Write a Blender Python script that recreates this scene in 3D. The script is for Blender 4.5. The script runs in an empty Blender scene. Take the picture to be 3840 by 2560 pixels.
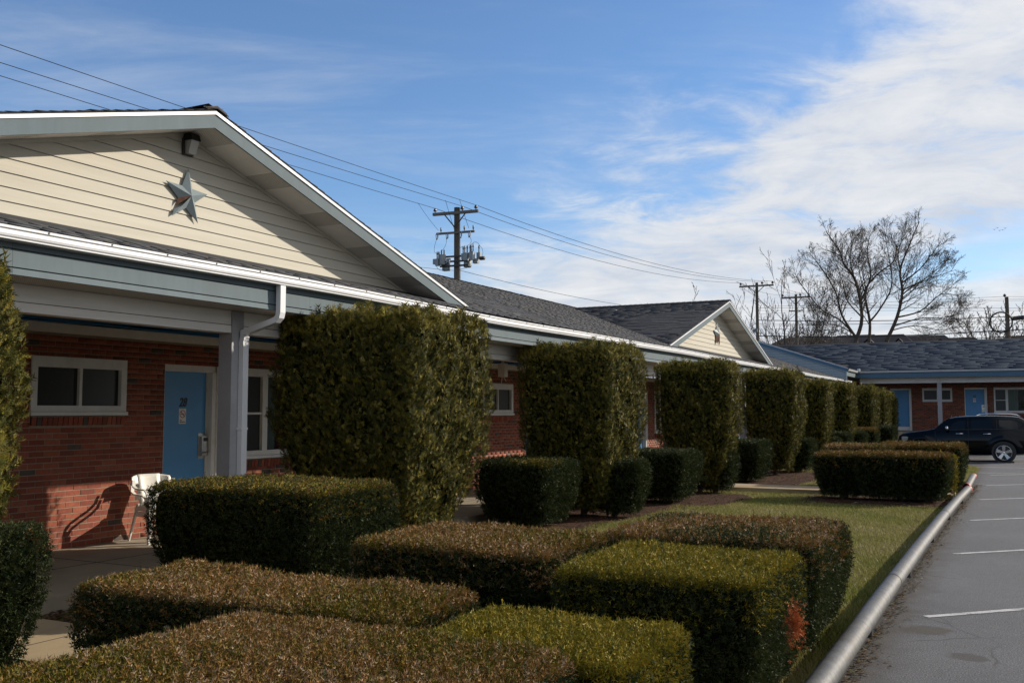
import bpy, math, random
import numpy as np
from mathutils import Vector
random.seed(7); RNG = np.random.default_rng(7)
S = bpy.context.scene
COL = S.collection
R = math.radians

# ------------------------------------------------------------------ camera
CAM_H = 1.75
F_PX, W_PX, H_PX = 3650.0, 3840.0, 2560.0
VPX, VPY = 3800.0, 1541.0                      # vanishing point of the long wing
PITCH = math.atan((VPY - H_PX / 2) / F_PX)
YAW = math.atan((VPX - W_PX / 2) / (F_PX * math.cos(PITCH) + (VPY - H_PX / 2) * math.sin(PITCH)))
cam_d = bpy.data.cameras.new('camera')
cam = bpy.data.objects.new('camera', cam_d)
COL.objects.link(cam)
cam.location = (0, 0, CAM_H)
cam.rotation_euler = (R(90) + PITCH, 0, YAW)
cam_d.sensor_width = 36.0
cam_d.lens = 36.0 * F_PX / W_PX
cam_d.clip_start = 0.05
cam_d.clip_end = 3000
S.camera = cam
S.render.resolution_x, S.render.resolution_y = 1024, 682

# ------------------------------------------------------------------ sun, sky, exposure
SUN_AZ = R(47)            # from +X towards +Y
SUN_EL = R(24.5)
sd = Vector((math.cos(SUN_EL) * math.cos(SUN_AZ), math.cos(SUN_EL) * math.sin(SUN_AZ), math.sin(SUN_EL)))
sun_d = bpy.data.lights.new('sun', 'SUN')
sun_d.energy = 5.0
sun_d.angle = R(0.53)
sun_d.color = (1.0, 0.90, 0.76)
sun = bpy.data.objects.new('sun', sun_d)
COL.objects.link(sun)
sun.location = sd * 200
sun.rotation_euler = (-sd).to_track_quat('-Z', 'Y').to_euler()

S.view_settings.view_transform = 'Standard'
S.view_settings.look = 'None'
S.view_settings.gamma = 1.0
S.view_settings.use_curve_mapping = False
S.view_settings.exposure = 0.20

world = bpy.data.worlds.new('World')
S.world = world
world.use_nodes = True
wt = world.node_tree
for n in list(wt.nodes):
    wt.nodes.remove(n)


class NT:
    """small helper for chaining nodes"""
    def __init__(self, tree):
        self.t = tree
        self.n = tree.nodes
        self.l = tree.links

    def put(self, sock, v):
        if hasattr(v, 'is_output'):
            self.l.new(v, sock)
        elif v is not None:
            sock.default_value = v

    def math(self, op, a, b=None, c=None, clamp=False):
        m = self.n.new('ShaderNodeMath'); m.operation = op; m.use_clamp = clamp
        self.put(m.inputs[0], a)
        if b is not None: self.put(m.inputs[1], b)
        if c is not None: self.put(m.inputs[2], c)
        return m.outputs[0]

    def comb(self, x, y, z):
        m = self.n.new('ShaderNodeCombineXYZ')
        self.put(m.inputs[0], x); self.put(m.inputs[1], y); self.put(m.inputs[2], z)
        return m.outputs[0]

    def noise(self, vec, scale, detail=4, rough=.5, dist=0.0):
        m = self.n.new('ShaderNodeTexNoise')
        if vec is not None: self.l.new(vec, m.inputs['Vector'])
        m.inputs['Scale'].default_value = scale; m.inputs['Detail'].default_value = detail
        m.inputs['Roughness'].default_value = rough; m.inputs['Distortion'].default_value = dist
        return m.outputs['Fac']

    def ramp(self, fac, stops):
        m = self.n.new('ShaderNodeValToRGB')
        self.l.new(fac, m.inputs[0])
        e = m.color_ramp.elements
        while len(e) < len(stops): e.new(0.5)
        for q, (p, c) in zip(e, stops):
            q.position = p
            q.color = c if len(c) == 4 else (*c, 1)
        return m.outputs[0]

    def mix(self, fac, a, b, mode='MIX'):
        m = self.n.new('ShaderNodeMix'); m.data_type = 'RGBA'; m.blend_type = mode
        self.put(m.inputs[0], fac)
        for s, v in ((m.inputs[6], a), (m.inputs[7], b)):
            if hasattr(v, 'is_output'): self.l.new(v, s)
            else: s.default_value = v if len(v) == 4 else (*v, 1)
        return m.outputs[2]

    def maprange(self, v, a, b, c, d, smooth=False):
        m = self.n.new('ShaderNodeMapRange')
        if smooth: m.interpolation_type = 'SMOOTHSTEP'
        self.put(m.inputs[0], v)
        for i, q in enumerate((a, b, c, d)): self.put(m.inputs[i + 1], q)
        return m.outputs[0]


w = NT(wt)
geo = wt.nodes.new('ShaderNodeTexCoord')
sep = wt.nodes.new('ShaderNodeSeparateXYZ')
wt.links.new(geo.outputs['Generated'], sep.inputs[0])
dx, dy, dz = sep.outputs
sky_n = wt.nodes.new('ShaderNodeTexSky')
sky_n.sky_type = 'NISHITA'
sky_n.sun_disc = False
sky_n.sun_elevation = SUN_EL
sky_n.sun_rotation = math.pi / 2 - SUN_AZ
sky_n.altitude = 250
sky_n.air_density = 1.0
sky_n.dust_density = 0.35
sky_n.ozone_density = 2.2
# azimuth measured from +Y towards +X and elevation, degrees
az = w.math('MULTIPLY', w.math('ARCTAN2', dx, dy), 57.29578)
el = w.math('MULTIPLY', w.math('ARCSINE', dz), 57.29578)
hz = w.math('ADD', w.math('MAXIMUM', dz, 0.0), 0.10)
# coordinates on a flat cloud deck
cu = w.math('DIVIDE', dx, hz)
cv = w.math('DIVIDE', dy, hz)
# streak direction: cirrus run roughly from lower left to upper right
ca, sa = math.cos(R(28)), math.sin(R(28))
su = w.math('ADD', w.math('MULTIPLY', cu, ca), w.math('MULTIPLY', cv, sa))
sv = w.math('SUBTRACT', w.math('MULTIPLY', cv, ca), w.math('MULTIPLY', cu, sa))
deck = w.comb(su, sv, 0.0)
streak = w.comb(w.math('MULTIPLY', su, 0.34), sv, 3.0)
n_big = w.noise(deck, 0.55, 6, .58, .35)
n_fine = w.noise(deck, 2.6, 8, .62, .5)
n_str = w.noise(streak, 0.85, 7, .6, .6)
n_str2 = w.noise(streak, 3.2, 6, .62, .4)
# the bank: left edge of the white bank as a function of elevation
edge = w.n.new('ShaderNodeFloatCurve')
cm = edge.mapping.curves[0]
pts = [(0.0, .30), (.16, .33), (.24, .40), (.33, .52), (.42, .605), (.49, .635), (.56, .68), (.63, .77), (.70, .87), (.78, .90), (1.0, .95)]
cm.points[0].location = pts[0]; cm.points[1].location = pts[-1]
for q in pts[1:-1]: cm.points.new(*q)
edge.mapping.update()
wt.links.new(w.math('DIVIDE', el, 30.0, clamp=True), edge.inputs[1])
edge_az = w.math('SUBTRACT', w.math('MULTIPLY', edge.outputs[0], 60.0), 60.0)       # degrees
ragged = w.math('ADD', w.math('MULTIPLY', w.math('SUBTRACT', n_big, .5), 34.0), w.math('MULTIPLY', w.math('SUBTRACT', n_fine, .5), 16.0))
past = w.math('ADD', w.math('SUBTRACT', az, edge_az), ragged)
bank = w.maprange(past, -4.0, 11.0, 0.0, 1.0, True)
n_mot = w.noise(deck, 6.0, 7, .66, .5)
veil = w.math('ADD', w.math('ADD', w.math('MULTIPLY', n_fine, .55), w.math('MULTIPLY', n_mot, .5)), w.math('MULTIPLY', n_str, .35))
dens_bank = w.math('MULTIPLY', bank, w.maprange(w.math('ADD', veil, w.math('MULTIPLY', bank, .26)), .62, .98, 0.0, 1.0, True))
gap = w.math('MULTIPLY', w.maprange(w.math('ABSOLUTE', w.math('SUBTRACT', el, w.math('ADD', 8.4, w.math('MULTIPLY', az, .28)))), .5, 2.4, 1.0, 0.0, True),
             w.maprange(az, -9.0, -3.0, 0.0, 1.0, True))
dens_bank = w.math('MULTIPLY', dens_bank, w.math('SUBTRACT', 1.0, w.math('MULTIPLY', gap, .85)))
wisp = w.math('ADD', w.math('MULTIPLY', n_str, .6), w.math('MULTIPLY', n_str2, .45))
dens_w = w.math('MULTIPLY', w.maprange(wisp, .46, .80, 0.0, 1.0, True), w.maprange(el, 9.0, 20.0, .30, .62, True))
hstr = w.noise(w.comb(w.math('MULTIPLY', az, .022), w.math('MULTIPLY', el, .42), 1.7), 1.6, 6, .6, .5)
low = w.math('MULTIPLY', w.maprange(el, 4.0, 13.0, .9, 0.0, True), w.maprange(hstr, .38, .62, 0.0, 1.0, True))
dens = w.math('SUBTRACT', 1.0, w.math('MULTIPLY', w.math('MULTIPLY', w.math('SUBTRACT', 1.0, dens_bank), w.math('SUBTRACT', 1.0, dens_w)), w.math('SUBTRACT', 1.0, low)))
dens = w.math('MULTIPLY', dens, w.maprange(el, -.5, 1.5, 0.0, .96, True))
shade = w.ramp(w.math('ADD', w.math('MULTIPLY', n_fine, .6), w.math('MULTIPLY', n_big, .4)), [(.36, (4.4, 4.75, 5.4)), (.60, (6.3, 6.35, 6.45))])
skycol = w.mix(1.0, sky_n.outputs[0], (0.82, 0.98, 1.16), 'MULTIPLY')
bg = wt.nodes.new('ShaderNodeBackground')
wt.links.new(w.mix(dens, skycol, shade), bg.inputs[0])
bg.inputs[1].default_value = 0.118
wo = wt.nodes.new('ShaderNodeOutputWorld')
wt.links.new(bg.outputs[0], wo.inputs[0])


# ------------------------------------------------------------------ measuring helper: ray through a photo pixel, met with a plane of the place
_c, _s = math.cos(YAW), math.sin(YAW)
FWD = Vector((-_s * math.cos(PITCH), _c * math.cos(PITCH), math.sin(PITCH)))
RGT = Vector((_c, _s, 0))
UPV = RGT.cross(FWD)


def at(px, py, X=None, Y=None, Z=None):
    """px, py in units of the 2352-wide view"""
    k = W_PX / 2352.0
    r = FWD * F_PX + RGT * (px * k - W_PX / 2) - UPV * (py * k - H_PX / 2)
    if X is not None: t = X / r.x
    elif Y is not None: t = Y / r.y
    else: t = (Z - CAM_H) / r.z
    return Vector((0, 0, CAM_H)) + r * t


# ------------------------------------------------------------------ object helpers
ORIGIN = {}


def tag(o, label=None, cat=None, group=None, kind=None):
    if label: o['label'] = label
    if cat: o['category'] = cat
    if group: o['group'] = group
    if kind: o['kind'] = kind
    return o


def thing(name, loc, label, cat, group=None):
    o = bpy.data.objects.new(name, None)
    COL.objects.link(o)
    o.location = loc
    o.empty_display_size = .2
    ORIGIN[o.name] = Vector(loc)
    return tag(o, label, cat, group)


def link(name, me, parent=None, loc=None):
    o = bpy.data.objects.new(name, me)
    COL.objects.link(o)
    if parent is not None:
        o.parent = parent
        po = ORIGIN[parent.name]
    else:
        po = Vector((0, 0, 0))
    L = Vector(loc) if loc is not None else po
    ORIGIN[o.name] = L
    o.location = L - po
    return o


class MB:
    def __init__(self):
        self.v = []; self.f = []; self.m = []; self.cur = 0

    def add(self, vs, fs):
        b = len(self.v)
        self.v += [tuple(q) for q in vs]
        for f in fs:
            self.f.append([b + i for i in f]); self.m.append(self.cur)
        return self

    def box(self, x0, x1, y0, y1, z0, z1):
        return self.add([(x0, y0, z0), (x1, y0, z0), (x1, y1, z0), (x0, y1, z0), (x0, y0, z1), (x1, y0, z1), (x1, y1, z1), (x0, y1, z1)],
                        [(3, 2, 1, 0), (4, 5, 6, 7), (0, 1, 5, 4), (1, 2, 6, 5), (2, 3, 7, 6), (3, 0, 4, 7)])

    def hexa(self, lo, hi):
        """two quads with matching corners"""
        return self.add(list(lo) + list(hi), [(3, 2, 1, 0), (4, 5, 6, 7), (0, 1, 5, 4), (1, 2, 6, 5), (2, 3, 7, 6), (3, 0, 4, 7)])

    def prism(self, poly, axis, a, b):
        """poly of 2-D points swept along axis from a to b; x:(y,z) y:(x,z) z:(x,y)"""
        n = len(poly)
        def P(p, t):
            return {'x': (t, p[0], p[1]), 'y': (p[0], t, p[1]), 'z': (p[0], p[1], t)}[axis]
        vs = [P(p, a) for p in poly] + [P(p, b) for p in poly]
        fs = [tuple(range(n))[::-1], tuple(range(n, 2 * n))] + [(i, (i + 1) % n, n + (i + 1) % n, n + i) for i in range(n)]
        return self.add(vs, fs)

    def tube(self, pts, rad, n=8, cap=True):
        pts = [Vector(p) for p in pts]
        if not hasattr(rad, '__len__'): rad = [rad] * len(pts)
        vs = []; up = None
        for i, p in enumerate(pts):
            d = (pts[min(i + 1, len(pts) - 1)] - pts[max(i - 1, 0)]).normalized()
            if up is None:
                up = Vector((0, 0, 1)) if abs(d.z) < .9 else Vector((1, 0, 0))
            a = d.cross(up).normalized(); b = a.cross(d).normalized(); up = b
            for k in range(n):
                t = 2 * math.pi * k / n
                vs.append(p + (a * math.cos(t) + b * math.sin(t)) * rad[i])
        fs = []
        for i in range(len(pts) - 1):
            for k in range(n):
                fs.append((i * n + k, i * n + (k + 1) % n, (i + 1) * n + (k + 1) % n, (i + 1) * n + k))
        if cap:
            fs.append(tuple(range(n))); fs.append(tuple(range((len(pts) - 1) * n, len(pts) * n))[::-1])
        return self.add(vs, fs)

    def lathe(self, prof, c, axis='z', n=16):
        """prof: (radius, height) list about an axis through c"""
        vs = []
        for r, h in prof:
            for k in range(n):
                t = 2 * math.pi * k / n
                a, b = r * math.cos(t), r * math.sin(t)
                o = {'z': (a, b, h), 'y': (a, h, b), 'x': (h, a, b)}[axis]
                vs.append((c[0] + o[0], c[1] + o[1], c[2] + o[2]))
        fs = [(i * n + k, i * n + (k + 1) % n, (i + 1) * n + (k + 1) % n, (i + 1) * n + k) for i in range(len(prof) - 1) for k in range(n)]
        return self.add(vs, fs)

    def build(self, name, mats, parent=None, smooth=False, loc=None, **tags):
        me = bpy.data.meshes.new(name)
        o = link(name, me, parent, loc)
        L = ORIGIN[o.name]
        me.from_pydata([(x - L.x, y - L.y, z - L.z) for x, y, z in self.v], [], self.f)
        mats = mats if isinstance(mats, (list, tuple)) else [mats]
        for m in mats: me.materials.append(m)
        if len(mats) > 1: me.polygons.foreach_set('material_index', self.m)
        if smooth: me.polygons.foreach_set('use_smooth', [True] * len(me.polygons))
        me.update()
        return tag(o, **tags) if tags else o


def mesh_np(name, V, Fq, mat, col=None, parent=None, loc=None, nper=3):
    """fast mesh from numpy arrays; V (n,3) world, Fq (m,nper)"""
    me = bpy.data.meshes.new(name)
    o = link(name, me, parent, loc)
    L = ORIGIN[o.name]
    V = (V - np.array(L)).astype(np.float32)
    me.vertices.add(len(V)); me.vertices.foreach_set('co', V.ravel())
    m = len(Fq)
    me.loops.add(m * nper); me.loops.foreach_set('vertex_index', Fq.astype(np.int32).ravel())
    me.polygons.add(m)
    me.polygons.foreach_set('loop_start', np.arange(0, m * nper, nper, dtype=np.int32))
    me.polygons.foreach_set('loop_total', np.full(m, nper, dtype=np.int32))
    if col is not None:
        a = me.color_attributes.new('Col', 'FLOAT_COLOR', 'POINT')
        c4 = np.ones((len(V), 4), np.float32); c4[:, :3] = col
        a.data.foreach_set('color', c4.ravel())
    me.materials.append(mat)
    me.update(calc_edges=True)
    return o


# ------------------------------------------------------------------ materials
def mat(name, col, rough=.6, metal=0.0, var=0.0, scale=8.0, bump=0.0, bscale=None, attr=False, spec=None, coat=0.0, stretch=None, dirt=0.0):
    col = tuple(q * (1.0 if metal > .5 or min(col) > .6 else .74 if name == 'cream_siding' else .66) for q in col)
    m = bpy.data.materials.new(name)
    m.use_nodes = True
    t = NT(m.node_tree)
    b = t.n['Principled BSDF']
    b.inputs['Roughness'].default_value = rough
    b.inputs['Metallic'].default_value = metal
    if spec is not None: b.inputs['Specular IOR Level'].default_value = spec
    if coat: b.inputs['Coat Weight'].default_value = coat; b.inputs['Coat Roughness'].default_value = .03
    g = t.n.new('ShaderNodeNewGeometry')
    vec = g.outputs['Position']
    if stretch:
        mp = t.n.new('ShaderNodeMapping'); mp.inputs['Scale'].default_value = stretch
        t.l.new(vec, mp.inputs[0]); vec = mp.outputs[0]
    base = None
    if attr:
        a = t.n.new('ShaderNodeAttribute'); a.attribute_name = 'Col'
        base = a.outputs['Color']
    if var or bump:
        n = t.noise(vec, scale, 6, .6)
    if var:
        f = t.maprange(n, .3, .7, 1 - var, 1 + var)
        vv = t.comb(f, f, f)
        base = t.mix(1.0, base if base is not None else col, vv, 'MULTIPLY')
    if dirt:
        dn = t.noise(vec, scale * .23, 8, .7)
        base = t.mix(t.math('MULTIPLY', t.maprange(dn, .5, .72, 0, 1), dirt), base if base is not None else col, (.10, .085, .065))
    if base is not None: t.l.new(base, b.inputs['Base Color'])
    else: b.inputs['Base Color'].default_value = (*col, 1)
    if bump:
        n2 = t.noise(vec, bscale or scale * 4, 5, .6)
        bp = t.n.new('ShaderNodeBump'); bp.inputs['Strength'].default_value = bump; bp.inputs['Distance'].default_value = .01
        t.l.new(n2, bp.inputs['Height']); t.l.new(bp.outputs[0], b.inputs['Normal'])
    return m


def leaf_mat(name, rough=.6, trans=.12):
    m = bpy.data.materials.new(name); m.use_nodes = True
    t = NT(m.node_tree); b = t.n['Principled BSDF']
    a = t.n.new('ShaderNodeAttribute'); a.attribute_name = 'Col'
    cc = t.mix(1.0, a.outputs['Color'], (.76, .76, .76), 'MULTIPLY')
    t.l.new(cc, b.inputs['Base Color'])
    b.inputs['Roughness'].default_value = rough
    b.inputs['Specular IOR Level'].default_value = .16
    tr = t.n.new('ShaderNodeBsdfTranslucent'); t.l.new(cc, tr.inputs[0])
    mx = t.n.new('ShaderNodeMixShader'); mx.inputs[0].default_value = trans
    t.l.new(b.outputs[0], mx.inputs[1]); t.l.new(tr.outputs[0], mx.inputs[2])
    t.l.new(mx.outputs[0], t.n['Material Output'].inputs[0])
    return m


M = {
    'brick': mat('brick', (.3, .08, .05), .85, attr=True, var=.20, scale=22, bump=.25, bscale=160, dirt=.12),
    'mortar': mat('mortar', (.40, .32, .23), .95, var=.15, scale=30, bump=.2),
    'siding': mat('cream_siding', (.61, .575, .485), .7, var=.07, scale=2.2, bump=.06, bscale=40, stretch=(1, .3, 5), spec=.22, dirt=.10),
    'blueside': mat('blue_siding', (.40, .48, .53), .55, var=.06, scale=4),
    'fascia': mat('fascia_blue_grey', (.155, .205, .232), .7, var=.08, scale=2.5, stretch=(1, 3, .6), spec=.22, dirt=.12),
    'fasciablue': mat('fascia_blue', (.075, .19, .30), .45, var=.08, scale=2.5),
    'white': mat('white_painted_metal', (.66, .67, .69), .32, var=.05, scale=3, dirt=.10),
    'cream': mat('cream_paint', (.70, .67, .605), .55, var=.08, scale=6, dirt=.22),
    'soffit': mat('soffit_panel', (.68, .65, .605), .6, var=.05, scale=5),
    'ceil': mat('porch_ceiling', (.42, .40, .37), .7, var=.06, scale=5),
    'board': mat('beam_board', (.70, .68, .64), .6, var=.08, scale=5, dirt=.25, stretch=(1, .3, 3)),
    'post': mat('post_paint', (.46, .46, .48), .6, var=.08, scale=5, dirt=.22),
    'door': mat('blue_door_paint', (.10, .37, .74), .42, var=.05, scale=3),
    'frame': mat('window_frame_paint', (.66, .645, .605), .5, var=.07, scale=7, dirt=.2),
    'screen': mat('dark_screen', (.022, .024, .022), .38, var=.35, scale=90),
    'glass': mat('dark_glass', (.018, .02, .02), .08),
    'curtain': mat('curtain', (.52, .56, .54), .9, var=.12, scale=9, stretch=(6, 6, .4)),
    'redcurtain': mat('red_curtain', (.30, .03, .05), .9),
    'shingle': mat('asphalt_shingle', (.05, .055, .065), .9, attr=True, var=.25, scale=60, bump=.4, bscale=300),
    'pathc': mat('path_concrete', (.46, .345, .20), .9, var=.18, scale=2.2, bump=.3, bscale=90, dirt=.2),
    'shinglefar': mat('far_asphalt_shingle', (.05, .055, .065), .95, attr=True, var=.10, scale=14, stretch=(.5, 1.5, 1.5), spec=.10),
    'roofdeck': mat('roof_deck', (.030, .032, .038), .95, var=.2, scale=40),
    'ridge': mat('ridge_cap', (.115, .100, .088), .95, var=.25, scale=30, bump=.3),
    'ridged': mat('ridge_cap_dark', (.035, .036, .042), .95, var=.25, scale=30, bump=.3),
    'star': mat('star_paint', (.27, .335, .365), .42, var=.12, scale=9),
    'rust': mat('rust', (.16, .075, .045), .9, var=.3, scale=30, bump=.3),
    'black': mat('black_plastic', (.015, .015, .017), .5),
    'dark': mat('dark_metal', (.045, .043, .042), .55),
    'steel': mat('brushed_steel', (.42, .41, .39), .3, 1.0, var=.1, scale=30),
    'pipe': mat('galvanised_pipe', (.135, .138, .142), .58, .40, var=.35, scale=11, bump=.30, bscale=42, dirt=.75),
    'red': mat('red_paint', (.55, .035, .025), .5, var=.2, scale=30),
    'lampglass': mat('lamp_glass', (.55, .55, .52), .15, spec=.7),
    'cable': mat('blue_cable', (.03, .26, .60), .5),
    'sign': mat('sign_white', (.72, .71, .68), .5),
    'ink': mat('black_ink', (.012, .013, .02), .5),
    'concrete': mat('concrete', (.40, .335, .24), .9, var=.16, scale=2.2, bump=.25, bscale=90, dirt=.25),
    'chair': mat('white_plastic', (.72, .70, .64), .38, var=.04, scale=10, dirt=.06),
    'wood': mat('weathered_wood', (.21, .185, .155), .9, var=.35, scale=9, bump=.4, bscale=40, stretch=(6, 6, .5)),
    'wooddk': mat('dark_wood', (.050, .040, .033), .9, var=.3, scale=12),
    'porcelain': mat('brown_porcelain', (.045, .022, .016), .25),
    'grey': mat('grey_equipment', (.33, .37, .39), .5, var=.12, scale=6, dirt=.25),
    'greyd': mat('grey_bushing', (.22, .24, .27), .4),
    'wire': mat('wire', (.03, .03, .032), .6),
    'bark': mat('bark', (.10, .08, .062), .95, var=.3, scale=6, bump=.5, bscale=18),
    'twig': mat('twig', (.15, .115, .085), .95, var=.3, scale=2),
    'twigfar': mat('far_twig', (.21, .17, .14), .95, var=.2, scale=2),
    'stem': mat('hedge_stem', (.11, .085, .062), .95, var=.3, scale=20),
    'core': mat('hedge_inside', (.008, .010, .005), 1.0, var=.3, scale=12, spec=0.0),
    'leaf': leaf_mat('foliage'),
    'grassm': leaf_mat('grass_blade', .6, .3),
    'litter': leaf_mat('dead_leaf', .7, .15),
    'paint': mat('black_car_paint', (.002, .004, .007), .14, spec=.22),
    'carglass': mat('car_glass', (.004, .008, .011), .04, spec=.35),
    'chrome': mat('chrome', (.62, .62, .63), .10, 1.0),
    'alloy': mat('alloy', (.50, .50, .51), .26, .9),
    'tyre': mat('tyre', (.014, .014, .015), .8),
    'taillight': mat('tail_light', (.52, .012, .01), .2),
    'headlight': mat('headlight', (.40, .40, .36), .12, spec=.7),
    'houseroof': mat('house_roof', (.085, .070, .066), .95, var=.2, scale=3),
    'housewall': mat('house_wall', (.21, .195, .185), .8, var=.1, scale=2),
    }
def worn_paint():
    m = bpy.data.materials.new('road_paint'); m.use_nodes = True
    t = NT(m.node_tree); b = t.n['Principled BSDF']; b.inputs['Roughness'].default_value = .85
    g = t.n.new('ShaderNodeNewGeometry'); P = g.outputs['Position']
    wear = t.math('ADD', t.math('MULTIPLY', t.noise(P, 70, 6, .75), .6), t.math('MULTIPLY', t.noise(P, 5, 5, .65), .4))
    k = t.maprange(wear, .50, .60, 0, 1)
    tone = t.maprange(t.noise(P, 16, 5, .7), .3, .7, .72, 1.05)
    t.l.new(t.mix(k, t.mix(1.0, (.50, .50, .49), t.comb(tone, tone, tone), 'MULTIPLY'), (.085, .085, .09)), b.inputs['Base Color'])
    return m
M['marking'] = worn_paint()
# vented soffit: rows of small dark slots (flat perforation)
def vent_mat():
    m = bpy.data.materials.new('vented_soffit'); m.use_nodes = True
    t = NT(m.node_tree); b = t.n['Principled BSDF']; b.inputs['Roughness'].default_value = .6
    g = t.n.new('ShaderNodeNewGeometry'); s = t.n.new('ShaderNodeSeparateXYZ'); t.l.new(g.outputs['Position'], s.inputs[0])
    a = t.math('FRACT', t.math('MULTIPLY', s.outputs[1], 55.0)); c = t.math('FRACT', t.math('MULTIPLY', s.outputs[0], 38.0))
    k = t.math('MULTIPLY', t.math('LESS_THAN', a, .42), t.math('LESS_THAN', c, .72))
    t.l.new(t.mix(k, (.62, .59, .54), (.14, .13, .12)), b.inputs['Base Color'])
    return m
M['vent'] = vent_mat()
# ------------------------------------------------------------------ the setting: lot, lawn, walks
def asphalt_mat():
    m = bpy.data.materials.new('asphalt'); m.use_nodes = True
    t = NT(m.node_tree); b = t.n['Principled BSDF']
    b.inputs['Roughness'].default_value = .82
    b.inputs['Specular IOR Level'].default_value = .4
    g = t.n.new('ShaderNodeNewGeometry'); P = g.outputs['Position']
    s = t.n.new('ShaderNodeSeparateXYZ'); t.l.new(P, s.inputs[0])
    fine = t.noise(P, 85, 5, .8); mid = t.noise(P, 9, 6, .65); big = t.noise(P, .6, 5, .6)
    c = t.ramp(fine, [(.36, (.020, .021, .025)), (.50, (.066, .067, .075)), (.64, (.21, .21, .215))])
    f = t.math('ADD', t.maprange(big, .3, .7, .84, 1.10), t.maprange(mid, .3, .7, -.10, .10))
    c = t.mix(1.0, c, t.comb(f, f, f), 'MULTIPLY')
    # wandering cracks
    vo = t.n.new('ShaderNodeTexVoronoi'); vo.feature = 'DISTANCE_TO_EDGE'
    vo.inputs['Scale'].default_value = .42; vo.inputs['Randomness'].default_value = 1
    warp = t.n.new('ShaderNodeMixRGB'); warp.inputs[0].default_value = .16
    nz = t.n.new('ShaderNodeTexNoise'); nz.inputs['Scale'].default_value = 2.3; nz.inputs['Detail'].default_value = 5; t.l.new(P, nz.inputs['Vector'])
    t.l.new(P, warp.inputs[1]); t.l.new(nz.outputs['Color'], warp.inputs[2]); t.l.new(warp.outputs[0], vo.inputs['Vector'])
    cr = t.maprange(vo.outputs['Distance'], .001, .006, 1, 0)
    cr = t.math('MULTIPLY', cr, t.maprange(t.noise(P, .8, 3, .5), .50, .62, 0, .6))
    c = t.mix(cr, c, (.022, .021, .02))
    # oil stains left where engines stood, and a sandy streak
    def blot(cx, cy, rx, ry, rot=0.0):
        ux = t.math('SUBTRACT', s.outputs[0], cx); uy = t.math('SUBTRACT', s.outputs[1], cy)
        co, si = math.cos(rot), math.sin(rot)
        a = t.math('DIVIDE', t.math('ADD', t.math('MULTIPLY', ux, co), t.math('MULTIPLY', uy, si)), rx)
        d = t.math('DIVIDE', t.math('SUBTRACT', t.math('MULTIPLY', uy, co), t.math('MULTIPLY', ux, si)), ry)
        rr = t.math('SQRT', t.math('ADD', t.math('MULTIPLY', a, a), t.math('MULTIPLY', d, d)))
        rr = t.math('ADD', rr, t.maprange(mid, .3, .7, -.22, .22))
        return t.maprange(rr, .75, 1.12, 1, 0, True)
    p = at(2128, 1443, Z=0); q = at(2225, 1505, Z=0); k = at(2010, 1462, Z=0)
    c = t.mix(t.math('MULTIPLY', blot(p.x, p.y, .21, .17, .6), .85), c, (.040, .032, .020))
    c = t.mix(t.math('MULTIPLY', blot(q.x, q.y, .15, .13), .75), c, (.034, .030, .024))
    c = t.mix(t.math('MULTIPLY', blot(k.x, k.y, .12, .10, .6), .30), c, (.20, .185, .15))
    # dirt along the rail
    ed = t.math('ADD', s.outputs[0], t.maprange(t.noise(P, 3.0, 5, .65), .3, .7, -.10, .10))
    c = t.mix(t.maprange(ed, -1.05, -.62, .85, 0, True), c, (.030, .025, .021))
    t.l.new(c, b.inputs['Base Color'])
    bp = t.n.new('ShaderNodeBump'); bp.inputs['Strength'].default_value = .55; bp.inputs['Distance'].default_value = .006
    h = t.math('SUBTRACT', fine, t.math('MULTIPLY', cr, .8))
    t.l.new(h, bp.inputs['Height']); t.l.new(bp.outputs[0], b.inputs['Normal'])
    return m


def ground_mat(name, stops, sc):
    m = bpy.data.materials.new(name); m.use_nodes = True
    t = NT(m.node_tree); b = t.n['Principled BSDF']; b.inputs['Roughness'].default_value = 1; b.inputs['Specular IOR Level'].default_value = .1
    g = t.n.new('ShaderNodeNewGeometry'); P = g.outputs['Position']
    n = t.math('ADD', t.math('MULTIPLY', t.noise(P, sc, 8, .7), .6), t.math('MULTIPLY', t.noise(P, sc * .07, 4, .6), .4))
    t.l.new(t.ramp(n, stops), b.inputs['Base Color'])
    bp = t.n.new('ShaderNodeBump'); bp.inputs['Strength'].default_value = .8; bp.inputs['Distance'].default_value = .03
    t.l.new(t.noise(P, sc * 2, 6, .7), bp.inputs['Height']); t.l.new(bp.outputs[0], b.inputs['Normal'])
    return m


M['asphalt'] = asphalt_mat()
M['lawn'] = ground_mat('lawn_soil', [(.32, (.06, .06, .02)), (.5, (.11, .105, .038)), (.68, (.18, .155, .07))], 24)
M['mulch'] = ground_mat('mulch', [(.30, (.018, .011, .008)), (.5, (.055, .031, .020)), (.70, (.12, .066, .042))], 45)
M['terrain'] = ground_mat('terrain', [(.3, (.06, .055, .03)), (.5, (.09, .08, .045)), (.7, (.13, .11, .07))], .8)

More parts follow.
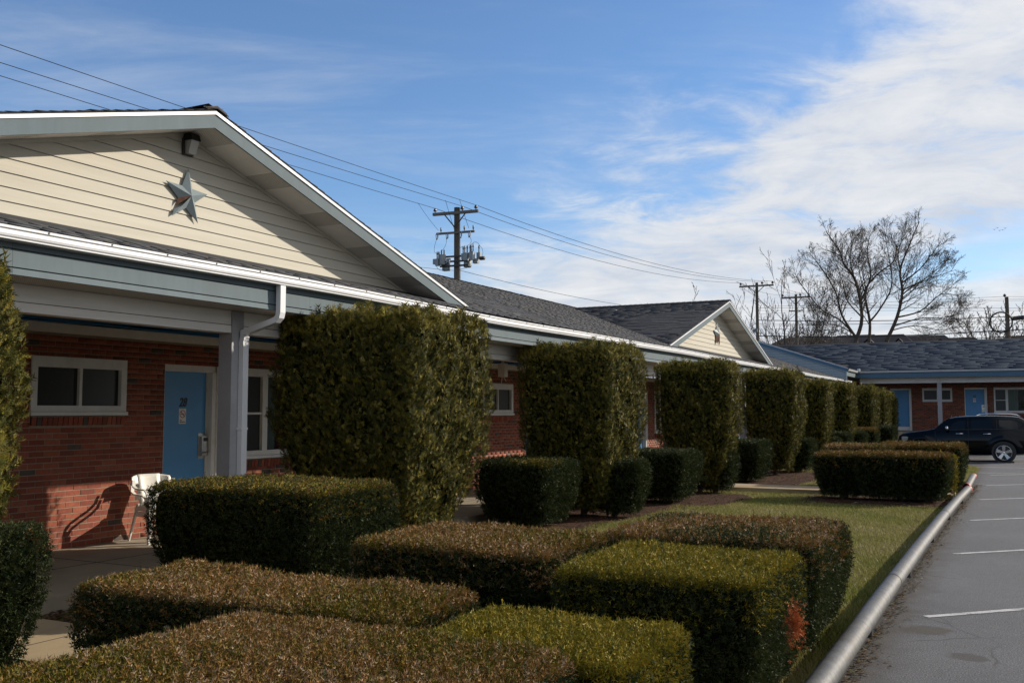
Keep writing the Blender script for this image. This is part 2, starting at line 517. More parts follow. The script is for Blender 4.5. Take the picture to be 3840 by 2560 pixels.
# lot and land: one sheet to the horizon, rising to a low hill behind the far wing
mb = MB()
def gz(x, y):
    t = min(max((y - 95) / 70.0, 0), 1)
    return -0.02 + 7.5 * t * t * (3 - 2 * t)
xs = [-1500, -500, -200, -120, -80, -40, -20, 0, 20, 40, 80, 120, 200, 500, 1500]
ys = [-1500, -400, -100, -30, 0, 30, 62, 80, 95, 105, 115, 125, 135, 145, 155, 165, 200, 400, 1500]
vs = [(x, y, gz(x, y)) for y in ys for x in xs]
nx = len(xs)
fs = [(j * nx + i, j * nx + i + 1, (j + 1) * nx + i + 1, (j + 1) * nx + i) for j in range(len(ys) - 1) for i in range(nx - 1)]
mb.add(vs, fs).build('ground', M['terrain'], smooth=True, kind='structure')
MB().add([(-12, -40, -.012), (40, -40, -.012), (40, 51, -.012), (-12, 51, -.012)], [(0, 1, 2, 3)]).build('parking_lot', M['asphalt'], kind='structure')
# lawn strip between walk and rail, ends follow the kerb line
RAIL = [(-1.062, 1.0), (-1.062, 6.0), (-1.060, 9.0), (-1.045, 12.4), (-1.01, 16.0), (-.955, 19.4), (-.865, 23.0), (-.86, 25.4)]
lawn = [(x - .10, y) for x, y in RAIL] + [(-.95, 33.5), (-1.6, 36.0), (-3.0, 37.0), (-7.3, 37.0)]
edge_l = [(-7.36, 37.0), (-7.36, -4), (-1.16, -4)]
pl = [(x, y, .012) for x, y in lawn + edge_l]
MB().add(pl, [tuple(range(len(pl)))]).build('lawn', M['lawn'], kind='structure')
FLOOR = .15
MB().box(-9.95, -7.40, -6, 46.0, -.05, FLOOR).build('walkway', M['concrete'], kind='structure')
# scored joints of the porch walk
jb = MB()
for y in [y for y in np.arange(-5.5, 46, 1.83)]:
    jb.box(-9.94, -7.402, y - .006, y + .006, FLOOR, FLOOR + .0022)
jb.box(-8.72, -8.708, -6, 46, FLOOR, FLOOR + .0018)
jb.build('walkway_joint', mat('joint', (.075, .066, .052), .95), kind='structure')
MB().box(-7.398, -1.18, 4.40, 5.32, -.05, .10).build('path', M['pathc'], kind='structure')
MB().box(-7.398, -1.12, 21.25, 22.35, -.05, .10).build('path', M['pathc'], kind='structure')
jp = MB()
for X in (-6.25, -4.6, -2.95): jp.box(X - .005, X + .005, 4.40, 5.32, .10, .1022).box(X - .005, X + .005, 21.25, 22.35, .10, .1022)
jp.build('path_joint', bpy.data.materials['joint'], kind='structure')

# bark beds under the bushes: irregular sheets just above the lawn
def bed(cx, cy, rx, ry, z=.017):
    n = 40; vs = [(cx, cy, z + .012)]
    for i in range(n):
        a = 2 * math.pi * i / n
        k = (abs(math.cos(a)) ** 4 + abs(math.sin(a)) ** 4) ** -.25
        j = 1 + .07 * math.sin(3 * a + cx) + .05 * math.sin(7 * a + cy) + random.uniform(-.03, .03)
        vs.append((min(max(cx + rx * k * j * math.cos(a), -7.395), -1.19), cy + ry * k * j * math.sin(a), z))
    MB().add(vs, [(0, 1 + i, 1 + (i + 1) % n) for i in range(n)]).build('bark_bed', M['mulch'], kind='structure')
for a in [(-6.5, 10.2, .85, 4.8, .017), (-6.4, 15.9, .9, 2.0, .0175), (-5.75, 19.0, 1.0, 1.5, .018), (-5.75, 25.6, 1.3, 3.1, .017), (-5.6, 32.4, 1.2, 4.2, .017),
          (-3.2, 7.0, 2.4, 1.65, .0185), (-3.0, 3.0, 2.6, 1.35, .017), (-6.2, 3.0, 1.2, 1.38, .019), (-2.3, 20.15, 1.45, 1.05, .017), (-1.9, 24.0, 1.1, 1.5, .0175)]:
    bed(*a)

# painted bay lines
def stripe(p, q, wd, name='parking_line'):
    p = Vector(p); q = Vector(q); d = (q - p).normalized(); n = Vector((-d.y, d.x, 0)) * wd / 2
    MB().add([p - n, p + n * .8, q + n, q - n], [(0, 3, 2, 1)]).build(name, M['marking'], kind='structure')
zl = -.008
for i in range(-1, 6):
    y0 = 9.2 + 4.17 * i
    stripe((-.73 + .02 * i, y0, zl), (3.6 + .02 * i, y0 + 4.33, zl), .085)
for y0, x0 in ((31.15, -1.3), (34.3, -1.1), (37.25, -1.6), (40.5, -1.7), (43.6, -4), (46.7, -4)):
    stripe((x0, y0, zl), (4.6, y0, zl), .09)

# grass blades on the lawn in view
def blades(n, region, h, wdt, cols, name, matk, z=.012, clump=1.0):
    P = region(n)
    n = len(P)
    ang = RNG.uniform(0, 2 * np.pi, n); hh = h * RNG.uniform(.5, 1.4, n); lean = RNG.uniform(.2, .9, n) * hh; la = RNG.uniform(0, 2 * np.pi, n)
    V = np.zeros((n, 3, 3))
    V[:, 0] = np.c_[P[:, 0] - np.cos(ang) * wdt, P[:, 1] - np.sin(ang) * wdt, np.full(n, z)]
    V[:, 1] = np.c_[P[:, 0] + np.cos(ang) * wdt, P[:, 1] + np.sin(ang) * wdt, np.full(n, z)]
    V[:, 2] = np.c_[P[:, 0] + np.cos(la) * lean, P[:, 1] + np.sin(la) * lean, z + hh]
    C = np.array(cols)
    pat = .5 + .5 * np.sin(P[:, 0] * 2.1 + 1.3 * np.sin(P[:, 1] * 1.1)) * np.sin(P[:, 1] * 1.7 + np.sin(P[:, 0] * 2.7))
    ci = np.clip((pat * .6 + RNG.uniform(0, 1, n) * .7) / 1.3 * len(C), 0, len(C) - 1).astype(int)
    c = C[ci] * RNG.uniform(.75, 1.25, (n, 1))
    o = mesh_np(name, V.reshape(-1, 3), np.arange(n * 3).reshape(-1, 3), M[matk], np.repeat(c, 3, 0))
    return o

def lawn_region(n):
    y = 5.6 + (36 - 5.6) * RNG.uniform(0, 1, n) ** 1.7
    xr = np.interp(y, [p[1] for p in RAIL] + [33, 36], [p[0] - .13 for p in RAIL] + [-1.0, -1.6])
    xl = np.interp(y, [5.5, 9, 14, 20, 24, 36], [-1.9, -5.0, -6.9, -6.9, -6.6, -5.6])
    x = xl + (xr - xl) * RNG.uniform(0, 1, n)
    keep = ~((y > 21.2) & (y < 22.4))
    for (cx, cy, rx, ry) in ((-6.5, 10.2, .85, 4.8), (-6.4, 15.9, .9, 2.0), (-5.75, 19.0, 1.0, 1.5), (-5.75, 25.6, 1.3, 3.1), (-2.3, 20.15, 1.4, 1.0), (-1.9, 24, 1.05, 1.45)):
        keep &= ((np.abs(x - cx) / rx) ** 4 + (np.abs(y - cy) / ry) ** 4) > RNG.uniform(.75, 1.15, n)
    return np.c_[x, y][keep]
tag(blades(250000, lawn_region, .040, .0042, [(.17, .21, .036), (.24, .255, .052), (.31, .29, .080), (.38, .33, .12), (.46, .39, .20)], 'grass', 'grassm'), kind='stuff')

# dead leaves and grit along the rail, and under the bushes
def litter(P, size, cols, name, z):
    n = len(P)
    a = RNG.uniform(0, 2 * np.pi, n); s = size * RNG.uniform(.5, 1.5, n); t = RNG.uniform(-.6, .6, (n, 2))
    V = np.zeros((n, 4, 3))
    for k, (u, v, q) in enumerate(((-1, -.4, 0), (.2, -.6, .35), (1, .3, .1), (-.1, .6, .4))):
        V[:, k, 0] = P[:, 0] + s * (u * np.cos(a) - v * np.sin(a)); V[:, k, 1] = P[:, 1] + s * (u * np.sin(a) + v * np.cos(a))
        V[:, k, 2] = z + .004 + s * np.abs(q + t[:, 0] * u * .5 + t[:, 1] * v * .5)
    c = np.array(cols)[RNG.integers(0, len(cols), n)] * RNG.uniform(.6, 1.3, (n, 1))
    o = mesh_np(name, V.reshape(-1, 3), np.arange(n * 4).reshape(-1, 4), M['litter'], np.repeat(c, 4, 0), nper=4)
    return tag(o, kind='stuff')
n = 3000
y = 5 + 21 * RNG.uniform(0, 1, n) ** 1.3
x = np.interp(y, [p[1] for p in RAIL], [p[0] for p in RAIL]) + np.abs(RNG.normal(.02, .075, n)) * (.55 + .5 * np.sin(y * 1.9) ** 2) + .015
litter(np.c_[x, y], .0125, [(.13, .085, .045), (.19, .12, .06), (.09, .055, .03), (.22, .16, .09), (.05, .04, .03), (.10, .09, .03)], 'leaf_litter', -.010)
n = 7000
bx = [(-6.2, 10.2, 1.15, 4.8), (-6.0, 17.5, 1.2, 3.2), (-5.8, 25.6, 1.3, 3.1), (-2.3, 20.15, 1.5, 1.1), (-6.9, 5.7, .6, .5), (-1.9, 24, 1.1, 1.5)]
k = RNG.integers(0, len(bx), n); B = np.array(bx)[k]
P = np.c_[B[:, 0] + B[:, 2] * RNG.uniform(-1, 1, n), B[:, 1] + B[:, 3] * RNG.uniform(-1, 1, n)]
P = P[(P[:, 0] > -7.38) & ~((P[:, 1] > 4.3) & (P[:, 1] < 5.4)) & ~((P[:, 1] > 21.2) & (P[:, 1] < 22.4))]
litter(P, .022, [(.15, .075, .04), (.10, .05, .03), (.20, .11, .06), (.06, .04, .028)], 'leaf_litter', .024)
n = 260
P = np.c_[RNG.uniform(-4.8, -1.3, n), RNG.uniform(9, 21, n)]
litter(P, .022, [(.15, .08, .05), (.10, .05, .03), (.24, .20, .14)], 'leaf_litter', .03)
# ------------------------------------------------------------------ brick walls
def attr_mesh(name, V, Fq, m, cols):
    me = bpy.data.meshes.new(name)
    me.from_pydata([tuple(v) for v in V], [], [list(f) for f in Fq])
    a = me.color_attributes.new('Col', 'FLOAT_COLOR', 'POINT')
    c4 = np.ones((len(V), 4), np.float32); c4[:, :3] = cols
    a.data.foreach_set('color', c4.ravel())
    me.materials.append(m)
    return me

BOXF = np.array([(3, 2, 1, 0), (4, 5, 6, 7), (0, 1, 5, 4), (1, 2, 6, 5), (2, 3, 7, 6), (3, 0, 4, 7)])
BOXV = np.array([(0, 0, 0), (1, 0, 0), (1, 1, 0), (0, 1, 0), (0, 0, 1), (1, 0, 1), (1, 1, 1), (0, 1, 1)], float)
BRICKCOL = [(.205, .050, .028), (.185, .042, .024), (.23, .062, .034), (.155, .038, .025), (.24, .074, .044), (.075, .052, .046), (.060, .047, .045)]
BRICKCOL = [(1.12 * r_, 1.08 * g_, .95 * b_) for r_, g_, b_ in BRICKCOL]
BRICKW = [.24, .24, .18, .14, .12, .045, .035]
# light, weathered pattern: the wall's dark headers sit at random


def brick_wall(face, a0, a1, z0, z1, openings, parent, axis, n_single, near, rowlocks=()):
    """face: plane coordinate; bricks run along a ('y' for the long wing, 'x' for the far wing); returns nothing"""
    L, Hh, J, D = .1927, .0567, .0105, .05
    out = -1 if axis == 'x' else 1                     # outward along -y (far wing) or +x (long wing)
    items = []
    r = 0; z = z0 + .004
    while z + Hh < z1 + .02:
        zt = min(z + Hh, z1)
        a = a0 - (L + J) * (.5 if r % 2 else 0)
        while a < a1:
            p, q = max(a, a0), min(a + L, a1)
            segs = [(p, q)]
            for (o0, o1, oz0, oz1) in openings:
                if oz0 < (z + zt) / 2 < oz1:
                    ns = []
                    for (s, e) in segs:
                        if e <= o0 or s >= o1: ns.append((s, e)); continue
                        if s < o0: ns.append((s, o0 - .004))
                        if e > o1: ns.append((o1 + .004, e))
                    segs = ns
            for s, e in segs:
                if e - s > .02: items.append((s, e, z, zt))
            a += L + J
        z += Hh + J; r += 1
    items.sort(key=lambda t: ((t[0] + t[1]) / 2 - near[0]) ** 2 * near[2] + ((t[2] + t[3]) / 2 - near[1]) ** 2)
    single = [t for t in items if t[1] - t[0] > L - .002 and t[3] - t[2] > Hh - .002][:n_single]
    sset = set(single)
    rest = [t for t in items if t not in sset]
    # variants of one brick, shared by all single bricks
    if single:
        var = []
        for ci, c in enumerate(BRICKCOL):
            for k in range(2):
                cc = np.array(c) * (1.07 if k else .93)
                sz = (D, L, Hh) if axis == 'y' else (L, D, Hh)
                V = BOXV * np.array(sz)
                var.append(attr_mesh('brick', V, BOXF, M['brick'], cc))
        for (s, e, z, zt) in single:
            ci = RNG.choice(len(BRICKCOL), p=BRICKW)
            off = RNG.uniform(-.0022, .0022)
            loc = (face - D + off, s, z) if axis == 'y' else (s, face + off, z)
            link('brick', var[ci * 2 + int(RNG.integers(0, 2))], parent, loc)
    V = []; F = []; C = []
    for i, (s, e, z, zt) in enumerate(rest):
        off = RNG.uniform(-.0022, .0022)
        if axis == 'y':
            b = BOXV * np.array((D, e - s, zt - z)) + np.array((face - D + off, s, z))
        else:
            b = BOXV * np.array((e - s, D, zt - z)) + np.array((s, face + off, z))
        V.append(b); F.append(BOXF + 8 * i)
        C.append(np.repeat(np.array([BRICKCOL[RNG.choice(len(BRICKCOL), p=BRICKW)]]) * RNG.uniform(.85, 1.15), 8, 0))
    if V:
        tag(mesh_np('brick_courses', np.concatenate(V), np.concatenate(F), M['brick'], np.concatenate(C), parent, nper=4), kind='stuff')
    # sloping header bricks under the windows
    for (s, e, zt) in rowlocks:
        n = int((e - s) / .0675)
        for i in range(n):
            c = np.array(BRICKCOL[RNG.choice(len(BRICKCOL), p=[.22, .2, .2, .12, .1, .1, .06])]) * RNG.uniform(.9, 1.15)
            p = s + (e - s) * i / n
            if i == 0: wbox(MB(), axis, face, s, e, -.06, .0145, zt - .098, zt - .004).build('sill_mortar', M['mortar'], parent)
            v = BOXV * np.array((.09, (e - s) / n - .012, .098)) if axis == 'y' else BOXV * np.array(((e - s) / n - .012, .09, .098))
            me = attr_mesh('sill_brick', v, BOXF, M['brick'], c)
            o = link('sill_brick', me, parent, (face - .065, p, zt - .10) if axis == 'y' else (p, face - .018, zt - .10))
            if axis == 'y': o.rotation_euler = (0, R(8), 0)
            else: o.rotation_euler = (R(8), 0, 0)


# ------------------------------------------------------------------ windows and doors (parts of a building)
def P3(axis, face, a, d, z):
    """a along the wall, d outwards from the wall face"""
    return (face + d, a, z) if axis == 'y' else (a, face - d, z)


def wbox(mb, axis, face, a0, a1, d0, d1, z0, z1):
    if axis == 'y': return mb.box(face + d0, face + d1, a0, a1, z0, z1)
    return mb.box(a0, a1, face - d1, face - d0, z0, z1)


def small_window(parent, axis, face, a0, a1, z0, z1):
    f = MB()
    for q in ((a0, a0 + .075, z0 + .115, z1 - .125), (a1 - .085, a1, z0 + .115, z1 - .125), (a0, a1, z0 + .045, z0 + .115), (a0, a1, z1 - .125, z1)):
        wbox(f, axis, face, q[0], q[1], -.06, .022, q[2], q[3])
    m = (a0 + a1) / 2
    w = f.build('window', M['frame'], parent)
    wbox(MB(), axis, face, m - .02, m + .02, -.045, .008, z0 + .115, z1 - .125).build('mullion', M['frame'], w)
    wbox(MB(), axis, face, a0 - .012, a1 + .012, -.05, .045, z0, z0 + .042).build('sill', M['frame'], w)
    for s, e in ((a0 + .075, m - .02), (m + .02, a1 - .085)):
        wbox(MB(), axis, face, s, e, -.042, -.034, z0 + .115, z1 - .125).build('pane', M['screen'], w)
    return w


def big_window(parent, axis, face, a0, a1, z0, z1, flip=False, red=False):
    """sash on one side, fixed light with curtains, sash on the other"""
    f = MB(); W = a1 - a0; sw = .57
    zb, zt = z0 + .115, z1 - .115
    for q in ((a0, a0 + .075, zb, zt), (a1 - .075, a1, zb, zt), (a0, a1, z0 + .045, zb), (a0, a1, zt, z1)):
        wbox(f, axis, face, q[0], q[1], -.07, .02, q[2], q[3])
    m1, m2 = a0 + sw, a1 - sw
    w = f.build('window', M['frame'], parent)
    for m in (m1, m2):
        wbox(MB(), axis, face, m - .055, m + .055, -.06, .012, zb, zt).build('mullion', M['frame'], w)
    wbox(MB(), axis, face, a0 - .012, a1 + .012, -.05, .045, z0, z0 + .042).build('sill', M['frame'], w)
    zm = (zb + zt) / 2
    for s, e in ((a0 + .075, m1 - .055), (m2 + .055, a1 - .075)):
        wbox(MB(), axis, face, s, e, -.05, -.006, zm - .016, zm + .016).build('meeting_rail', M['frame'], w)
        wbox(MB(), axis, face, s, e, -.046, -.040, zb, zt).build('pane', M['screen'], w)
    g = MB(); wbox(g, axis, face, m1 + .055, m2 - .055, -.046, -.040, zb, zt)
    # curtains hang behind the fixed light, parted in the middle; the glass itself is thin and dark
    def curt(s, e, name, mk):
        n = 26; vs = []; fs = []
        for i in range(n + 1):
            a = s + (e - s) * i / n
            d = -.115 + .018 * math.sin(i * 1.9) + .006 * math.sin(i * 4.1)
            vs.append(P3(axis, face, a, d, zb - .02)); vs.append(P3(axis, face, a + .02 * math.sin(i), d, zt))
        for i in range(n): fs.append((2 * i, 2 * i + 2, 2 * i + 3, 2 * i + 1))
        MB().add(vs, fs).build(name, M[mk], w, smooth=True)
    ww = m2 - m1 - .11
    curt(m1 + .055, m1 + .055 + ww * (.24 if red else .30), 'curtain', 'curtain'); curt(m2 - .055 - ww * .44, m2 - .055, 'curtain', 'curtain')
    if red: curt(m1 + .055 + ww * .245, m1 + .055 + ww * .36, 'curtain', 'redcurtain')
    g.build('pane', M['clearglass'], w)
    b = MB(); wbox(b, axis, face, a0 + .02, a1 - .02, -.32, -.30, z0, z1); b.build('dark_room', M['black'], w)
    return w


def mk_clear():
    m = bpy.data.materials.new('clear_glass'); m.use_nodes = True
    t = NT(m.node_tree); b = t.n['Principled BSDF']
    b.inputs['Base Color'].default_value = (.02, .022, .022, 1); b.inputs['Roughness'].default_value = .05
    tr = t.n.new('ShaderNodeBsdfTransparent'); tr.inputs[0].default_value = (.80, .85, .84, 1)
    mx = t.n.new('ShaderNodeMixShader'); mx.inputs[0].default_value = .14
    t.l.new(tr.outputs[0], mx.inputs[1]); t.l.new(b.outputs[0], mx.inputs[2]); t.l.new(mx.outputs[0], t.n['Material Output'].inputs[0])
    return m
M['clearglass'] = mk_clear()


def text_on(parent, axis, face, a, d, z, s, size, m, name, shear=0.0, extrude=.002, bold=0.0, xs=1.0):
    c = bpy.data.curves.new(name, 'FONT'); c.body = s; c.size = size; c.shear = shear; c.extrude = extrude; c.align_x = 'CENTER'; c.align_y = 'CENTER'
    c.resolution_u = 5
    c.offset = bold
    tmp = bpy.data.objects.new(name, c); me = bpy.data.meshes.new_from_object(tmp); bpy.data.objects.remove(tmp); me.name = name
    me.materials.clear(); me.materials.append(m)
    o = link(name, me, parent, P3(axis, face, a, d, z))
    o.rotation_euler = (R(90), 0, R(90)) if axis == 'y' else (R(90), 0, 0)
    o.scale = (xs, 1, 1)
    return o


def room_door(parent, axis, face, a0, a1, z0, zt, number=None, kick=False, plain=False):
    """a0..a1 the brick opening, leaf set back in it; the latch side is at a1"""
    fr = MB()
    wbox(fr, axis, face, a0, a1, -.15, -.03, zt - .088, zt); wbox(fr, axis, face, a1 - .105, a1, -.15, -.012, z0, zt - .088); wbox(fr, axis, face, a0, a0 + .03, -.15, -.03, z0, zt - .088)
    wbox(fr, axis, face, a1 - .03, a1, -.012, .012, z0, zt); wbox(fr, axis, face, a1 - .125, a1 - .105, -.112, -.09, z0, zt - .088)
    l = MB(); wbox(l, axis, face, a0 + .03, a1 - .105, -.15, -.112, z0 + .012, zt - .088)
    d = l.build('door', M['door'], parent)
    fr.build('door_frame', M['frame'], d)
    lw = a1 - .105 - (a0 + .03); mid = a0 + .03 + lw * .47
    if number:
        text_on(d, axis, face, mid, -.110, z0 + 1.715, number, .165, M['ink'], 'room_number', .28, .003, .004, .80)
        s = MB(); wbox(s, axis, face, mid - .062, mid + .062, -.112, -.108, z0 + 1.43, z0 + 1.635)
        sg = s.build('no_smoking_sign', M['sign'], d)
        # red ring and bar, cigarette, lettering: part of the sign's print, all one piece
        g = MB(); n = 28; ro, ri, zc = .053, .043, z0 + 1.562
        vs = []; fs = []
        for k in range(n):
            t = 2 * math.pi * k / n
            vs.append(P3(axis, face, mid + ro * math.cos(t), -.1068, zc + ro * math.sin(t))); vs.append(P3(axis, face, mid + ri * math.cos(t), -.1068, zc + ri * math.sin(t)))
        for k in range(n):
            j = (k + 1) % n; fs.append((2 * k, 2 * j, 2 * j + 1, 2 * k + 1))
        g.add(vs, fs)
        e = .0048 * 1.0; q = .0335
        g.add([P3(axis, face, mid - q - e, -.1064, zc + q - e), P3(axis, face, mid - q + e, -.1064, zc + q + e), P3(axis, face, mid + q + e, -.1064, zc - q + e), P3(axis, face, mid + q - e, -.1064, zc - q - e)], [(0, 1, 2, 3)])
        g.build('red_ban_ring', M['red'], d)
        c = MB(); wbox(c, axis, face, mid - .034, mid + .030, -.1078, -.1072, zc - .008, zc + .001)
        c.tube([P3(axis, face, mid + .024, -.1074, zc + .003), P3(axis, face, mid + .030, -.1074, zc + .013), P3(axis, face, mid + .022, -.1074, zc + .021)], .0016, 5)
        c.build('cigarette_print', M['ink'], d)
        text_on(d, axis, face, mid - .032, -.1066, z0 + 1.476, 'NO', .022, M['ink'], 'sign_lettering', 0, .0003, .0008)
        text_on(d, axis, face, mid, -.1066, z0 + 1.452, 'SMOKING', .0225, M['ink'], 'sign_lettering', 0, .0003, .0008)
        k = MB(); wbox(k, axis, face, a1 - .105 - .155, a1 - .105 - .005, -.114, -.104, z0 + .945, z0 + 1.295)
        lk = k.build('lock_plate', M['steel'], d)
        k = MB(); wbox(k, axis, face, a1 - .105 - .125, a1 - .105 - .012, -.105, -.062, z0 + .985, z0 + 1.255); k.build('card_reader', M['steel'], d)
        k = MB(); wbox(k, axis, face, a1 - .105 - .095, a1 - .105 - .02, -.0622, -.058, z0 + 1.185, z0 + 1.235); k.build('reader_slot', M['black'], d)
        k = MB(); k.tube([P3(axis, face, a1 - .14, -.07, z0 + 1.035), P3(axis, face, a1 - .14, -.035, z0 + 1.035), P3(axis, face, a1 - .165, -.030, z0 + 1.035), P3(axis, face, a1 - .275, -.032, z0 + 1.032)], [.012, .011, .010, .008], 8)
        k.build('lever_handle', M['steel'], d, smooth=True)
    if kick:
        k = MB(); wbox(k, axis, face, a0 + .035, a1 - .11, -.1118, -.108, z0 + .015, z0 + .20); k.build('kick_plate', M['white'], d)
    return d


# ------------------------------------------------------------------ shingles
def shingle_field(parent, origin, along, up, La, Lu, keep, cols, n_single, near, width=.30, exp=.142, name='shingle', mk='shingle', thick=(.006, .016), jit=.2):
    """courses of laminated tabs on a roof plane; origin eave corner, along/up unit vectors"""
    o = np.array(origin); A = np.array(along); U = np.array(up)
    N = np.cross(A, U)
    if N[2] < 0: N = -N
    items = []
    for r in range(int(Lu / exp) + 1):
        u = r * exp
        a = -RNG.uniform(0, width)
        while a < La:
            wd = width * RNG.uniform(.45, 1.25)
            s, e = max(a, 0), min(a + wd, La); a += wd
            if e - s < .03: continue
            c = o + A * (s + e) / 2 + U * (u + exp / 2)
            if keep(c): items.append((s, e, u, c))
    th0 = RNG.uniform(*thick, len(items))
    cc = np.array(cols)[RNG.integers(0, len(cols), len(items))] * RNG.uniform(1 - jit, 1 + jit, (len(items), 1))
    V = np.zeros((len(items), 8, 3))
    for i, (s, e, u, c) in enumerate(items):
        for k, (a, uu, h) in enumerate(((s + .002, u, .003), (e - .002, u, .003), (e - .002, u + exp + .012, .002), (s + .002, u + exp + .012, .002),
                                        (s + .002, u, .003 + th0[i]), (e - .002, u, .003 + th0[i]), (e - .002, u + exp + .012, .004), (s + .002, u + exp + .012, .004))):
            V[i, k] = o + A * a + U * uu + N * (h + .004)
    dist = [((c[0] - near[0]) ** 2 + (c[1] - near[1]) ** 2 + (c[2] - near[2]) ** 2) for (_, _, _, c) in items]
    order = np.argsort(dist)
    for i in order[:n_single]:
        c = items[i][3]
        me = attr_mesh(name, V[i] - c, BOXF, M['shingle'], cc[i])
        link(name, me, parent, tuple(c))
    rest = order[n_single:]
    Vr = V[rest].reshape(-1, 3); Fr = np.concatenate([BOXF + 8 * k for k in range(len(rest))])
    tag(mesh_np('shingle_courses', Vr, Fr, M[mk], np.repeat(cc[rest], 8, 0), parent, nper=4), kind='stuff')


# ================================================================== the long motel wing
XW = -9.918          # brick face
XB = -7.45           # porch beam face
XF = -7.0            # fascia face
XG = -6.87           # gutter lip
YE = 48.0            # end of the long wing
SL = .333
Z_EAVE = 3.20
XR, ZR = -12.75, 3.20 + .333 * (12.75 - 6.95)
motel = thing('motel_wing', (-9.9, 8, 0), 'long brick motel wing with cream star gables and white gutter behind the hedges', 'motel')
wall = MB().box(XW - .20, XW - .004, -6, YE, 0, 2.66).build('brick_wall', M['mortar'], motel)
# openings repeat room by room
win1 = (7.34, 8.674, 1.70, 2.385)
door1 = (9.31, 10.285, FLOOR, 2.372)
big1 = (10.67, 13.25, 1.06, 2.372)
rooms = [dict(w=win1, d=door1, b=big1, n='28'),
         dict(w=(17.95, 19.33, 1.66, 2.345), d=(20.0, 20.975, FLOOR, 2.372), b=(14.0, 16.6, 1.06, 2.372), n='29'),
         dict(w=(24.0, 25.33, 1.70, 2.385), d=(27.35, 28.33, FLOOR, 2.372), b=(29.0, 31.6, 1.06, 2.372), n='30'),
         dict(w=(37.0, 38.33, 1.70, 2.385), d=(39.4, 40.4, FLOOR, 2.372), b=(41.0, 43.6, 1.06, 2.372), n='31')]
ops = []; rl = []
for r in rooms:
    ops += [r['w'], r['d'], r['b']]
    rl += [(r['w'][0] + .01, r['w'][1] - .01, r['w'][2] - .004), (r['b'][0] + .01, r['b'][1] - .01, r['b'][2] - .004)]
ops_b = ops + [(s, e, z - .105, z) for s, e, z in rl]
# cut recesses are simply dark boxes set in front of the mortar backing: the leaf and panes sit inside the wall depth
brick_wall(XW, -2, YE, FLOOR, 2.664, ops_b, wall, 'y', 296, (8.0, 1.0, .35), rl)
for i, r in enumerate(rooms):
    small_window(motel, 'y', XW, *r['w'])
    room_door(motel, 'y', XW, *r['d'], number=r['n'])
    big_window(motel, 'y', XW, *r['b'], red=(i == 0))
# mortar backing must not pass through the recesses: rebuild it as strips around them
def backing(o, axis, face, a0, a1, z0, z1, ops, thick):
    mbk = MB()
    cuts = sorted(set([a0, a1] + [q for op in ops for q in op[:2] if a0 < q < a1]))
    for s, e in zip(cuts[:-1], cuts[1:]):
        m = (s + e) / 2
        spans = [(z0, z1)]
        for op in ops:
            if op[0] < m < op[1]:
                ns = []
                for (p, q) in spans:
                    if op[2] > p: ns.append((p, min(q, op[2])))
                    if op[3] < q: ns.append((max(p, op[3]), q))
                spans = [(p, q) for p, q in ns if q - p > .01]
        for p, q in spans: wbox(mbk, axis, face, s, e, -thick, -.004, p, q)
    L = ORIGIN[o.name]
    o.data.clear_geometry()
    o.data.from_pydata([(x - L.x, y - L.y, z - L.z) for x, y, z in mbk.v], [], mbk.f)
backing(wall, 'y', XW, -6, YE, 0, 2.66, ops, .20)
# dark interior behind the recesses
MB().box(XW - .62, XW - .60, -6, YE, 0, 2.7).build('inner_wall', M['black'], motel)

# porch: ceiling, ledger board, cable, beam boards, posts
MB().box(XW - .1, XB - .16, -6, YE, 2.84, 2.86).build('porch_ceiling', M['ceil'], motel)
MB().box(XW - .02, XW + .022, -6, YE, 2.664, 2.775).build('ledger_board', M['cream'], motel)
cb = MB()
for k, (dz, dx, ph) in enumerate(((.0, .0, 0), (.02, .012, 1.3), (-.015, .02, 2.1))):
    cb.tube([(XW + .045 + dx, y, 2.815 + dz - .018 * abs(math.sin(y * 1.25 + ph))) for y in np.arange(-3, 47, .4)], .009, 5)
cb.build('cable_bundle', M['cable'], motel, smooth=True)
MB().box(XB - .15, XB, -6, YE, 2.676, 2.826).build('beam_board', M['board'], motel)
MB().box(XB - .15, XB + .006, -6, YE, 2.588, 2.668).build('beam_board', M['board'], motel)
MB().box(XB - .14, XB - .008, -6, YE, 2.60, 2.82).build('beam_core', M['black'], motel)
YP = [7.98 + 7.5 * i for i in range(-1, 7)]
for y in YP:
    p = MB().box(XB - .165, XB + .018, y - .09, y + .085, FLOOR, 2.586).box(XB + .0065, XB + .02, y - .09, y + .085, 2.586, 2.824)
    p.build('post', M['post'], motel)
# soffit between beam and fascia
MB().box(XB + .001, XF - .002, -6, YE + 1.2, 2.828, 2.842).build('soffit', M['vent'], motel)
# fascia: three lapped strips
for z0, z1, d in ((3.036, 3.19, .0), (2.888, 3.026, .008), (2.826, 2.878, .012)):
    y = -6
    while y < YE + 1.2:
        e = min(y + 3.66, YE + 1.2)
        MB().hexa([(XF - .02, y, z0), (XF + d, y, z0), (XF + d, e - .002, z0), (XF - .02, e - .002, z0)], [(XF - .02, y, z1), (XF + d * .3, y, z1), (XF + d * .3, e - .002, z1), (XF - .02, e - .002, z1)]).build('fascia_board', M['fascia'], motel)
        y = e
MB().box(XF - .03, XF - .0205, -6, YE + 1.2, 2.83, 3.18).build('fascia_backing', M['black'], motel)
